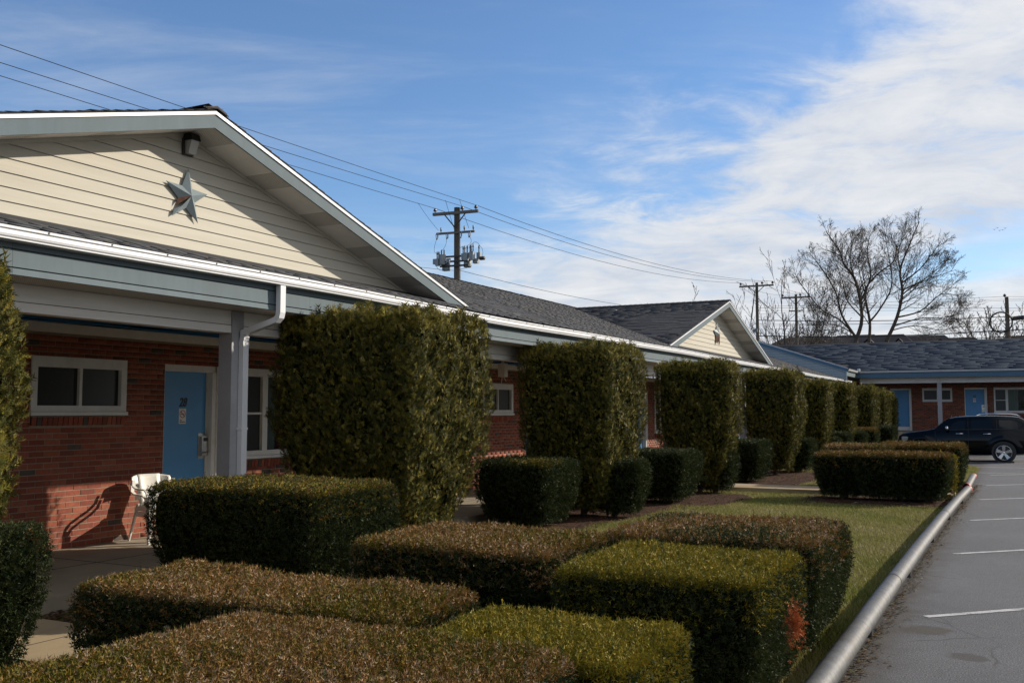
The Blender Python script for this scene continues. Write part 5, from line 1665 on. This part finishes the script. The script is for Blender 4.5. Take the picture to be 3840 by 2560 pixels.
def insulator(root, p, s=1.0):
    p = Vector(p)
    MB().lathe([(0, .26 * s), (.05 * s, .25 * s), (.06 * s, .22 * s), (.10 * s, .20 * s), (.07 * s, .17 * s), (.12 * s, .14 * s), (.08 * s, .11 * s), (.115 * s, .09 * s), (.03 * s, .07 * s), (.02 * s, 0)], p, 'z', 10).build('insulator', M['porcelain'], root, smooth=True)


def wire(pts, sag_, r, label, name='power_line', group=None, m='wire'):
    P = []
    for a, b in zip(pts[:-1], pts[1:]):
        a, b = Vector(a), Vector(b)
        for i in range(16):
            t = i / 16
            P.append(a + (b - a) * t - Vector((0, 0, sag_ * 4 * t * (1 - t))))
    P.append(Vector(pts[-1]))
    o = MB().tube(P, r * .72, 4, cap=False).build(name, M[m], None)
    return tag(o, label, 'wire', group)


# --- the big pole behind the long wing
PX = -20.3
tp = at(1050, 477, X=PX)
P1 = Vector((PX, tp.y, 0))
d1 = Vector((1, .10, 0)).normalized()
p1 = pole(P1.x, P1.y + .1, tp.z, .17, .125, 'big weathered utility pole with grey transformer bank behind the near gable roof', (.0, -.1))
C1 = Vector((PX, tp.y - .13, tp.z - .24))
K = .72
arm(p1, C1, 1.03, d1, .058)
ins = [C1 + d1 * t + Vector((0, 0, .065)) for t in (-.94, .30, .92)]
for q in ins: insulator(p1, q, .72)
for sg in (-1, 1):
    MB().tube([C1 + d1 * .48 * sg + Vector((0, -.05, -.05)), C1 + Vector((0, -.05, -.62))], .026, 6).build('brace', M['wooddk'], p1)
C2 = C1 + Vector((0, 0, -.83))
arm(p1, C2, .86, d1, .042)
for t in (-1.14, -.50, .36, .90):
    q = C2 + d1 * t * K + Vector((0, -.10, 0))
    mb = MB().tube([q + Vector((0, .05, .02)), q + Vector((.01, -.05, -.05)), q + Vector((.06, -.08, -.26))], .016, 5).tube([q + Vector((.10, -.05, -.02)), q + Vector((.11, -.06, -.22))], .025, 6).tube([q + Vector((.05, -.08, -.27)), q + Vector((.13, -.08, -.24))], .025, 5)
    mb.build('fuse_cutout', M['greyd'], p1)
for t in (-.92, .56, 1.12):
    q = C2 + d1 * t * K + Vector((0, 0, .04))
    MB().lathe([(.012, 0), (.015, .05), (.034, .06), (.034, .19), (.015, .22), (0, .22)], q, 'z', 8).build('surge_arrester', M['greyd'], p1, smooth=True)
# equipment bank low on the pole, either side on steel arms
C3 = C1 + Vector((0, -.1, -2.02))
for dz_, hw in ((.26, .95), (-.02, 1.02), (-.28, .9)):
    arm(p1, C3 + Vector((0, .02, dz_ * K)), hw * K, d1, .035, 'equipment_arm', 'dark')
def can(c, w, h, dpt, bush, nm='transformer', m='grey'):
    c = Vector(c); w, h, dpt = w * K, h * K, dpt * K
    b = MB(); b.hexa([c + Vector((-w, -dpt, -h)), c + Vector((w, -dpt, -h)), c + Vector((w, dpt, -h)), c + Vector((-w, dpt, -h))], [c + Vector((-w, -dpt, h)), c + Vector((w, -dpt, h)), c + Vector((w, dpt, h)), c + Vector((-w, dpt, h))])
    o = b.build(nm, M[m], p1)
    for t in bush:
        MB().lathe([(q0 * K, q1 * K) for q0, q1 in [(.028, 0), (.05, .03), (.032, .06), (.05, .10), (.032, .13), (.048, .17), (.03, .20), (.055, .26), (.05, .36), (.012, .44), (0, .44)]], c + Vector((t * w, 0, h)), 'z', 9).build('bushing', M['greyd'], o, smooth=True)
    return o
def drum(c, r, h, bush):
    r, h = r * K, h * K
    o = MB().lathe([(0, -h), (r * .96, -h), (r, -h * .9), (r, h * .9), (r * .9, h), (0, h)], c, 'z', 16).build('transformer', M['grey'], p1, smooth=True)
    for t in bush: MB().lathe([(q0 * K, q1 * K) for q0, q1 in [(.028, 0), (.05, .03), (.032, .06), (.05, .10), (.032, .14), (.05, .2), (.012, .30), (0, .30)]], Vector(c) + Vector((t * r, 0, h)), 'z', 9).build('bushing', M['greyd'], o, smooth=True)
    return o
c = lambda t, y_, z_: C3 + d1 * t * K + Vector((0, y_ * K, z_ * K))
can(c(-1.16, -.1, .0), .09, .15, .09, ()); can(c(-.96, -.16, -.06), .10, .20, .10, (-.2, .9)); drum(c(-.66, -.12, .08), .19, .30, (-.4, .5)); can(c(-.60, .2, -.30), .20, .22, .14, ())
can(c(-.30, -.10, .02), .11, .12, .08, ())
can(c(.62, -.08, .20), .09, .17, .09, (0,)); can(c(.84, -.18, .16), .12, .22, .11, (-.6, .7)); drum(c(.72, .22, -.12), .22, .26, ()); can(c(1.06, -.10, .26), .08, .14, .08, (.0,))
can(c(1.22, -.18, .20), .12, .24, .11, (-.5, .6)); can(c(1.34, .05, -.08), .15, .13, .13, ()); can(c(1.50, .1, .24), .11, .16, .1, (0,))
MB().lathe([(0, -.11), (.06, -.11), (.08, -.07), (.08, .11), (0, .11)], c(1.74, .0, .05), 'x', 12).build('capacitor', M['dark'], p1, smooth=True)
jw = MB()
def curve(a, b, mid, r=.011):
    a, b, mid = Vector(a), Vector(b), Vector(mid)
    jw.tube([(1 - t) ** 2 * a + 2 * t * (1 - t) * mid + t * t * b for t in np.linspace(0, 1, 9)], r, 4)
curve(C2 + d1 * -.75 + Vector((0, -.2, -.26)), c(-1.10, -.1, .50), C2 + d1 * -.95 + Vector((0, -.2, -.8)), .008)
curve(C2 + d1 * -.30 + Vector((0, -.2, -.26)), c(-.72, -.12, .60), C2 + d1 * -.26 + Vector((0, -.2, -.55)), .008)
curve(C2 + d1 * .32 + Vector((0, -.2, -.26)), c(.60, -.08, .78), C2 + d1 * .16 + Vector((0, -.2, -.8)), .008)
curve(C2 + d1 * .72 + Vector((0, -.2, -.2)), c(.95, -.18, .80), C2 + d1 * .95 + Vector((0, -.2, -.5)), .008)
curve(c(1.2, -.18, .85), c(1.55, .1, .80), c(1.4, -.1, 1.15), .008); curve(c(1.5, .1, .8), c(1.74, 0, .15), c(1.9, 0, .6), .008); curve(c(-1.1, -.1, -.15), c(-.55, .1, -.5), c(-1.0, -.1, -.6), .008); curve(c(.35, 0, -.5), c(1.1, 0, -.35), c(.7, 0, -.5), .008)
for i, (lx, drop) in enumerate(((-.72, 0), (.0, .0), (.66, 0))):
    a = ins[i] + Vector((-.02, -1.3, .18)); e = C2 + d1 * lx + Vector((0, -.1, .12))
    curve(a, e, (a + e) / 2 + Vector((-.02, .1, -.12)), .008)
jw.build('jumper_wires', M['wire'], p1)

# --- second pole down the same line
PX2 = -17.6
t2 = at(1738, 649, X=PX2)
p2 = pole(PX2, t2.y, t2.z, .17, .11, 'bare-topped utility pole with braced crossarm just right of the far gable')
k2 = t2.y / 78.0
A2 = at(1706, 651, X=PX2 - 1.3); 
C = Vector((PX2, t2.y - .15, t2.z - .28 * k2))
dd = Vector((1, .03, 0)).normalized()
arm(p2, C, 1.36 * k2, dd, .065 * k2)
ins2 = [C + dd * t * k2 + Vector((0, 0, .06)) for t in (-1.24, .46, 1.28)]
for q in ins2: insulator(p2, q, k2)
for sg in (-1, 1): MB().tube([C + dd * .66 * sg * k2, C + Vector((0, -.05, -.62 * k2))], .03, 5).build('brace', M['wooddk'], p2)
q = Vector((PX2, t2.y - .2, 0))
MB().tube([q + Vector((-.1, 0, t2.z - .6)), q + Vector((-.38, -.05, t2.z - 2.7)), q + Vector((-.42, -.05, t2.z - 3.0))], [.03, .05, .02], 6).tube([q + Vector((-.40, 0, t2.z - 2.9)), q + Vector((-.75, 0, t2.z - 4.1))], .012, 4).build('guy_strain', M['dark'], p2)
MB().box(PX2 - .28, PX2 + .05, t2.y - .32, t2.y - .16, t2.z - 3.9, t2.z - 3.65).build('junction_box', M['greyd'], p2)
MB().lathe([(.30, -.02), (.34, -.04), (.36, 0), (.34, .04), (.30, .02)], (PX2 - .45, t2.y - .2, t2.z - 4.4), 'x', 20).build('cable_coil', M['wire'], p2)

# --- third pole, smaller with distance
PX3 = -15.2
t3 = at(1828, 676, Y=93.0)
p3 = pole(t3.x, 93, t3.z, .16, .12, 'smaller utility pole with crossarm beside the bare tree crown')
C = Vector((t3.x, 92.85, t3.z - .30)); dd3 = Vector((1, .02, 0)).normalized()
arm(p3, C, 1.32, dd3, .075)
ins3 = [C + dd3 * t + Vector((0, 0, .07)) for t in (-1.2, .42, 1.2)]
for q in ins3: insulator(p3, q, 1.1)
for sg in (-1, 1): MB().tube([C + dd3 * .6 * sg, C + Vector((0, -.05, -.7))], .035, 5).build('brace', M['wooddk'], p3)
arm(p3, C + Vector((0, 0, -1.25)), .62, dd3, .05)

# --- wires of that line
def off(v, dz): return Vector(v) + Vector((0, 0, dz))
lft = [at(0, 165, X=ins[0].x - .4), at(0, 134, X=ins[1].x - .3), at(0, 93, X=ins[2].x - .2)]
lab = ['lowest of the three power lines from the near gable to the transformer pole', 'middle of the three power lines from the near gable to the transformer pole', 'uppermost of the three power lines from the near gable to the transformer pole']
for i in range(3):
    a = lft[i]; top = off(ins[i], .19); back = a + (a - top) * 1.0
    wire([back, a], .0, .012, '', group=None) if False else None
    P = [a + (a - top) * .8, top]
    wire(P, .10, .0135, lab[i])
lab = ['lowest power line between the transformer pole and the far gable pole', 'middle power line between the transformer pole and the far gable pole', 'uppermost power line between the transformer pole and the far gable pole']
for i in range(3): wire([off(ins[i], .19), off(ins2[i], .25 * k2)], .75, .016, lab[i])
lab = ['left one of three lines between the two small poles by the tree', 'middle one of three lines between the two small poles by the tree', 'right one of three lines between the two small poles by the tree']
for i in range(3): wire([off(ins2[i], .25 * k2), off(ins3[i], .27)], .3, .016, lab[i])
n1 = C3 + Vector((.06, -.12, -.42))
a = at(960, 610, X=PX - .2)
wire([a + (a - n1) * 1.2, n1], .05, .011, 'low neutral wire left of the transformer pole, ending behind the gable')
wire([n1 + Vector((.25, 0, 0)), at(1420, 699, X=PX2 - .3), at(1700, 752, X=PX2 - .3)], .1, .013, 'low neutral wire right of the transformer pole, above the roof')

# --- pole at the right edge and the lines along the street behind
YS = 70.0
t4 = at(2314, 682, Y=YS)
p4 = pole(t4.x, YS, t4.z, .14, .11, 'plain utility pole with a cable coil at the right edge above the far roof', (-.05, 0))
insulator(p4, (t4.x - .16, YS, t4.z - .02), .9)
b = at(2306, 720, Y=YS - .2)
cc = at(2299, 740, Y=YS - .25)
MB().lathe([(.60, -.03), (.66, -.05), (.70, 0), (.66, .05), (.60, .03)], cc, 'y', 26).build('cable_coil', M['wire'], p4)
e = at(2338, 730, Y=YS - .2)
MB().tube([e + Vector((-.32, 0, -.02)), e + Vector((.36, 0, .02))], .14, 10).build('splice_case', M['wire'], p4, smooth=True)
def street(pts, Y, r, label, sg=.0):
    wire([at(px, py, Y=Y) for px, py in pts], sg, r, label, group=None)
street([(1760, 704), (1905, 700), (2306, 681), (2480, 682)], YS, .013, 'topmost street wire over the pole at the right edge')
street([(1905, 708), (2306, 686.5), (2480, 687)], YS, .011, 'second street wire just under the top of the right pole')
street([(1905, 711), (2306, 690), (2480, 690)], YS, .011, 'third street wire just under the top of the right pole')
street([(1742, 707), (2480, 708)], YS + 4, .016, 'level street wire a quarter way down the right pole')
street([(1742, 713), (2480, 713.5)], YS + 4, .011, 'thin level street wire below the level one')
street([(1742, 735), (1905, 738), (2120, 735), (2306, 727.5), (2480, 722)], YS, .034, 'thick street cable that carries the coil on the right pole')
street([(1742, 748), (2120, 742), (2480, 732)], YS, .012, 'thin street cable below the coiled cable')
street([(1742, 744), (2480, 743)], YS + 5, .012, 'faint level street wire behind the cable coil')
street([(1742, 771.5), (1950, 774), (2120, 769), (2306, 759), (2480, 750)], YS - 1, .045, 'thickest street cable running just above the far roof')
street([(2050, 790), (2306, 773), (2480, 764)], YS - 2, .034, 'lowest street cable dipping behind the far roof')
street([(1742, 721), (1830, 716), (1905, 719)], YS + 6, .012, 'short sagging wire behind the bare tree, upper one')
street([(1742, 757), (1905, 752)], YS + 6, .014, 'short sagging wire behind the bare tree, lower one')

# ================================================================== bare trees
def grow(out, p, d, L, r, depth, rng, up_=.08, spread=(28, 52), kids=(7, 6, 5, 4, 0), wob=.16, ratio=(.42, .68)):
    n = 6 if depth < 2 else 4 if depth < 3 else 2
    P = [Vector(p)]; D = Vector(d).normalized(); dirs = [D.copy()]
    for i in range(n):
        D = (D + Vector((rng.normal(0, wob), rng.normal(0, wob), rng.normal(0, wob) + up_))).normalized()
        P.append(P[-1] + D * L / n); dirs.append(D.copy())
    tr = [r * (1 - .72 * i / n) for i in range(n + 1)]
    out.append((P, tr, depth))
    k = kids[depth] if depth < len(kids) else 0
    for j in range(k):
        t = .22 + .78 * (j + rng.uniform(.1, .9)) / k
        i = min(int(t * n), n - 1); f = t * n - i
        q = P[i] + (P[i + 1] - P[i]) * f; dd_ = dirs[i + 1]
        a = R(rng.uniform(*spread)); ax = dd_.cross(Vector(rng.normal(size=3))).normalized()
        nd = (dd_ * math.cos(a) + ax * math.sin(a)).normalized()
        grow(out, q, nd, L * rng.uniform(*ratio) * (1.05 - .35 * t), max(tr[i] * .55, .0035), depth + 1, rng, up_, spread, kids, wob, ratio)


def bare_tree(name, base, trunks, label, kids, rng, group=None, thick=1.0, sides=(8, 6, 4, 3, 3), twig_m='twig', minr=.006, up_=.05, **kw):
    root = thing(name, base, label, 'tree', group)
    segs = []
    for (p, d, L, r) in trunks: grow(segs, p, d, L, r, 0, rng, up_, kids=kids, **kw)
    tm, lm, tw = MB(), MB(), MB()
    for P, tr, dep in segs:
        tr = [max(q * thick, minr) for q in tr]
        (tm if dep == 0 else lm if dep <= 2 else tw).tube(P, tr, sides[min(dep, 4)], cap=False)
    tm.build('trunk', M['bark'] if twig_m == 'twig' else M[twig_m], root, smooth=True)
    if lm.v: lm.build('branches', M['bark'] if twig_m == 'twig' else M[twig_m], root, smooth=True)
    if tw.v: tag(tw.build('twigs', M[twig_m], root), kind='stuff')
    return root


YT = 76.0
def T3(px, py, y=YT): return at(px, py, Y=y)
rngt = np.random.default_rng(11)
b1 = T3(1978, 780)
def trunk_to(px0, py0, px1, py1, dy, r, extra=1.0):
    a = T3(px0, py0); b = T3(px1, py1, YT + dy)
    v = b - a
    return (a, v, v.length * extra * .80, r * .62)
def cr(x, y, dy=0.0):
    return at((2775 + x / 1.2563) / 1.6327, (712 + y / 1.2563) / 1.6327, Y=YT + dy)
root = thing('bare_tree', (b1.x, YT, 0), 'large spreading bare tree with several trunks above the far roof', 'tree')
mbt = MB(); lm, tw = MB(), MB()
LIMBS = [([(545, 712), (575, 600), (545, 430), (490, 350), (470, 290), (405, 195)], .20, 0, -1.0), ([(567, 530), (615, 410), (600, 300), (612, 205)], .11, 0, 1.5), ([(545, 692), (480, 590), (450, 480), (385, 370), (325, 295)], .13, 0, -2.5),
         ([(540, 685), (470, 612), (380, 560), (285, 440), (258, 390)], .10, 0, 2.0), ([(550, 692), (480, 645), (400, 625), (335, 600)], .07, 0, -1.5), ([(608, 715), (612, 620), (590, 480), (645, 400), (725, 335), (735, 255)], .16, .3, 1.0),
         ([(612, 620), (660, 560), (715, 450), (700, 310), (680, 195)], .10, .3, -2.0), ([(690, 712), (740, 600), (765, 480), (755, 380), (800, 255), (845, 150)], .19, -.2, .8), ([(760, 440), (850, 370), (935, 260)], .09, -.1, -1.8),
         ([(757, 500), (840, 440), (1020, 375)], .08, -.1, 2.2), ([(740, 600), (850, 570), (950, 490), (1040, 505)], .09, -.2, -1.2), ([(727, 640), (850, 605), (970, 600), (1060, 565)], .075, -.2, 1.6), ([(720, 660), (820, 640), (945, 660), (1045, 640)], .06, -.2, -2.2),
         ([(548, 445), (520, 330), (530, 215)], .07, -.6, 1.2), ([(755, 380), (745, 290), (790, 185)], .07, .4, -1.4), ([(575, 600), (505, 520), (480, 420), (430, 300)], .08, -.4, 2.4), ([(590, 490), (560, 370), (570, 250)], .07, .6, 2.6), ([(770, 470), (870, 420), (980, 330)], .07, .2, 1.2),
         ([(545, 700), (450, 660), (370, 665)], .045, 0, 1.0), ([(612, 640), (560, 560), (500, 500)], .05, .3, -2.0)]
segs = []
for pl, r, dy0, dy1 in LIMBS:
    n = len(pl); P = []
    for i, (x, y) in enumerate(pl): P.append(cr(x, y, dy0 + (dy1 - dy0) * i / (n - 1)))
    Q = []
    for i in range(n - 1):            # smooth the limb
        p0, p1, p2, p3 = P[max(i - 1, 0)], P[i], P[i + 1], P[min(i + 2, n - 1)]
        for k in range(4):
            t = k / 4
            Q.append(.5 * ((2 * p1) + (p2 - p0) * t + (2 * p0 - 5 * p1 + 4 * p2 - p3) * t * t + (3 * p1 - p0 - 3 * p2 + p3) * t ** 3))
    Q.append(P[-1]); m = len(Q)
    R_ = [.78 * r * (1 - .80 * (i / (m - 1)) ** .9) for i in range(m)]
    mbt.tube(Q, R_, 7, cap=False)
    Lt = sum((Q[i + 1] - Q[i]).length for i in range(m - 1))
    kk = int(Lt * 2.6) + 3
    for j in range(kk):
        t = .22 + .78 * (j + rngt.uniform(.1, .9)) / kk
        i = min(int(t * (m - 1)), m - 2); q = Q[i] + (Q[i + 1] - Q[i]) * (t * (m - 1) - i)
        d = (Q[i + 1] - Q[i]).normalized(); a = R(rngt.uniform(25, 55)); ax = d.cross(Vector(rngt.normal(size=3))).normalized()
        nd = d * math.cos(a) + ax * math.sin(a)
        grow(segs, q, nd, rngt.uniform(1.2, 2.5) * (1.2 - .72 * t), max(R_[i] * .42, .016), 1, rngt, .045, (22, 48), (0, 6, 4, 2, 0), .07, (.42, .70))
zb = -.1
for x, r in ((545, .19), (608, .15), (690, .18)):
    t = cr(x, 712); mbt.tube([(t.x, t.y, zb), (t.x, t.y, t.z * .5), tuple(t)], [r * 1.3, r * 1.1, r * .9], 9, cap=False)
for P, t_, dep in segs:
    t_ = [max(q, .010 if dep < 2 else .0065) for q in t_]
    (lm if dep == 1 else tw).tube(P, t_, (8, 5, 3, 3, 3)[dep], cap=False)
mbt.build('trunk', M['bark'], root, smooth=True); lm.build('branches', M['bark'], root, smooth=True); tag(tw.build('twigs', M['twig'], root), kind='stuff')
rngt = np.random.default_rng(3)
def sapling(px, pyt, Y, label, r, n, kids, group=None, tm='twig', pyb=790, wob=.10):
    b = at(px, pyb, Y=Y); t = at(px - 6, pyt, Y=Y)
    H = t.z
    trunks = []
    for i in range(n):
        a = rngt.uniform(0, 6.28); k = .26 if n > 1 else .03
        trunks.append(((b.x, Y, gz(b.x, Y) - .1), Vector((k * math.cos(a), k * math.sin(a), 1)), (H - gz(b.x, Y)) * rngt.uniform(.82, 1.02), r))
    bare_tree('bare_tree', (b.x, Y, gz(b.x, Y)), trunks, label, kids, rngt, group, twig_m=tm, minr=.014 if Y < 100 else .022, up_=.06, spread=(18, 42), wob=wob, ratio=(.25, .46))
sapling(1808, 630, 84, 'slender bare sapling with upright whips left of the big tree', .10, 3, (13, 6, 3, 0))
sapling(1775, 700, 88, 'thin bare sapling between the crossarm pole and the far gable', .07, 3, (9, 5, 2, 0))
sapling(1868, 715, 90, 'thin bare sapling in front of the distant houses, left of the big trunk', .06, 3, (9, 5, 2, 0))
sapling(2296, 706, 112, 'fan-shaped bare tree behind the pole at the right edge', .10, 7, (9, 5, 3, 0), None, 'twigfar')
sapling(2248, 745, 118, 'small round bare tree left of the pole at the right edge', .09, 6, (8, 5, 3, 0), None, 'twigfar')
sapling(2346, 735, 116, 'bare bushy tree at the very right edge behind the roof', .08, 6, (8, 4, 2, 0), None, 'twigfar')
sapling(1800, 752, 120, 'low bare thicket tree on the skyline by the small poles', .09, 6, (9, 5, 3, 0), None, 'twigfar')
sapling(1850, 758, 126, 'low bare thicket tree on the skyline left of the big trunk', .09, 6, (9, 5, 3, 0), None, 'twigfar')
sapling(1905, 756, 130, 'low bare thicket tree on the skyline behind the big trunk', .09, 6, (9, 5, 3, 0), None, 'twigfar')
sapling(1512, 690, 100, 'tiny bare treetop just showing over the far gable ridge', .07, 4, (6, 4, 2, 0), None, 'twigfar', 720)
# dry twigs growing out of the ridge gutter line of the long wing
for i, (px, py0, py1) in enumerate(((1092, 660, 651), (1096, 662, 652), (1129, 672, 662), (1167, 682, 668))):
    a = at(px, py0 + 6, X=XR - .25); t = at(px + (2 if i % 2 else -.5), py1, X=XR - .25)
    o = MB().tube([a, (a + t) / 2 + Vector((.01, .02, 0)), t], [.009, .007, .004], 4).build('dry_stalk', M['twig'])
    tag(o, ['left stalk of a pair of dry weeds standing behind the roof ridge', 'right stalk of a pair of dry weeds standing behind the roof ridge', 'short single dry weed behind the roof ridge', 'tallest single dry weed behind the roof ridge, rightmost'][i], 'weed')

# ================================================================== houses on the hill
def house(px, py, Y, w_, d_, eave, label, gable_side=False):
    c_ = at(px, py, Y=Y); g = gz(c_.x, Y); x0, x1 = c_.x - w_ / 2, c_.x + w_ / 2; zr = c_.z; ze = zr - eave
    root = thing('house', (c_.x, Y, g), label, 'house', 'houses on the hill behind the motel')
    MB().box(x0 + .3, x1 - .3, Y + .3, Y + d_ - .3, g - .5, ze).build('wall', M['housewall'], root)
    ov = w_ * .30
    rf_ = MB().add([(x0, Y, ze), (x1, Y, ze), (x1, Y + d_, ze), (x0, Y + d_, ze), (c_.x - w_ / 2 + ov, Y + d_ / 2, zr), (c_.x + w_ / 2 - ov, Y + d_ / 2, zr)],
                   [(0, 1, 5, 4), (1, 2, 5), (2, 3, 4, 5), (3, 0, 4), (3, 2, 1, 0)]).build('roof', M['houseroof'], root)
    # front-facing cross gable
    gx = c_.x + w_ * .18
    MB().add([(gx - w_ * .2, Y - .6, ze), (gx + w_ * .2, Y - .6, ze), (gx, Y - .6, ze + eave * .72), (gx - w_ * .2, Y + d_ * .4, ze), (gx + w_ * .2, Y + d_ * .4, ze), (gx, Y + d_ * .4, ze + eave * .72)],
             [(0, 3, 5, 2), (1, 2, 5, 4)]).build('roof', M['houseroof'], root)
    MB().add([(gx - w_ * .18, Y - .45, ze - 2.5), (gx + w_ * .18, Y - .45, ze - 2.5), (gx + w_ * .18, Y - .45, ze), (gx, Y - .45, ze + eave * .64), (gx - w_ * .18, Y - .45, ze)], [(0, 1, 2, 3, 4)]).build('wall', M['housewall'], root)
    for k in (-.32, -.05, .30):
        wx = c_.x + w_ * k
        fr_ = MB().box(wx - .6, wx + .6, Y - .52 if k == .30 else Y + .22, Y - .455 if k == .30 else Y + .295, ze - 2.0, ze - .5).build('window', M['white'], root)
        yy = Y - .53 if k == .30 else Y + .21
        MB().box(wx - .5, wx + .5, yy, yy + .005, ze - 1.9, ze - .6).build('pane', M['glass'], fr_)
for px, py, Y, w_, e_, l_ in ((1840, 769, 150, 17, 3.0, 'wide brown-roofed house on the hill behind the small poles'), (1955, 764, 146, 13, 3.2, 'brown-roofed house directly behind the big bare trunk'),
                              (2030, 763, 146, 11, 3.2, 'house roof seen between the trunks of the big bare tree'), (2118, 765, 148, 13, 3.2, 'house with cross gable right of the big bare tree'),
                              (2196, 770, 150, 11, 3.0, 'small house roof between the bare trees near the right'), (2372, 765, 146, 16, 3.2, 'house at the right picture edge beyond the pole')):
    house(px, py, Y, w_, 9, e_, l_)

# evergreen branch tips at the right edge, in front of the far window
ev = at(2362, 925, Y=47.0)
root = thing('spruce', (ev.x, 47, 0), 'dark green spruce whose branch tips enter at the right edge beside the far window', 'tree')
rng = np.random.default_rng(21)
n = 2600
h = rng.uniform(.3, 1, n); th_ = rng.uniform(0, 6.28, n); zt_ = 4.2
zz = .6 + (zt_ - .6) * (1 - h); rad = (.25 + 1.05 * h) * rng.uniform(.35, 1, n) ** .6 * (.75 + .25 * np.sin(zz * 9))
P = np.c_[ev.x + .75 + rad * np.cos(th_), 47 + rad * np.sin(th_), zz - rad * .18]
D = np.c_[np.cos(th_), np.sin(th_), -.15 + rng.normal(0, .2, n)]
V, C = sprays(P, D, .22 * rng.uniform(.7, 1.3, n), YEW_T, GREEN[rng.integers(0, 5, n)] * 1.1, rng)
mesh_np('crown', V, np.arange(len(V)).reshape(-1, 3), M['leaf'], C, root)
MB().tube([(ev.x + .75, 47, -.1), (ev.x + .75, 47, 4.0)], [.09, .02], 7).build('trunk', M['bark'], root)

# a few birds far off above the roofline
for i, (px, py, lb) in enumerate(((2284, 527, 'tiny bird at the left end of the small flock in the sky at right'), (2291, 523, 'tiny bird flying highest in the left half of the small flock'), (2296, 529, 'tiny bird lowest and central in the small flock'), (2303, 528, 'tiny bird just right of the lowest one in the small flock'), (2309, 524, 'tiny bird at the right end of the small flock in the sky at right'))):
    b_ = at(px, py, Y=120)
    o = MB().add([b_, b_ + Vector((.14, 0, .04)), b_ + Vector((.30, .05, .12)), b_ + Vector((.14, .1, .05)), b_ + Vector((-.14, 0, .04)), b_ + Vector((-.30, .05, .10)), b_ + Vector((-.14, .1, .05)), b_ + Vector((0, .16, -.02)), b_ + Vector((0, .06, -.05))],
                 [(0, 1, 3), (1, 2, 3), (0, 6, 4), (4, 6, 5), (0, 3, 7), (0, 7, 6), (0, 8, 1), (0, 4, 8)]).build('bird', M['dark'])
    tag(o, lb, 'bird', 'flock of birds')
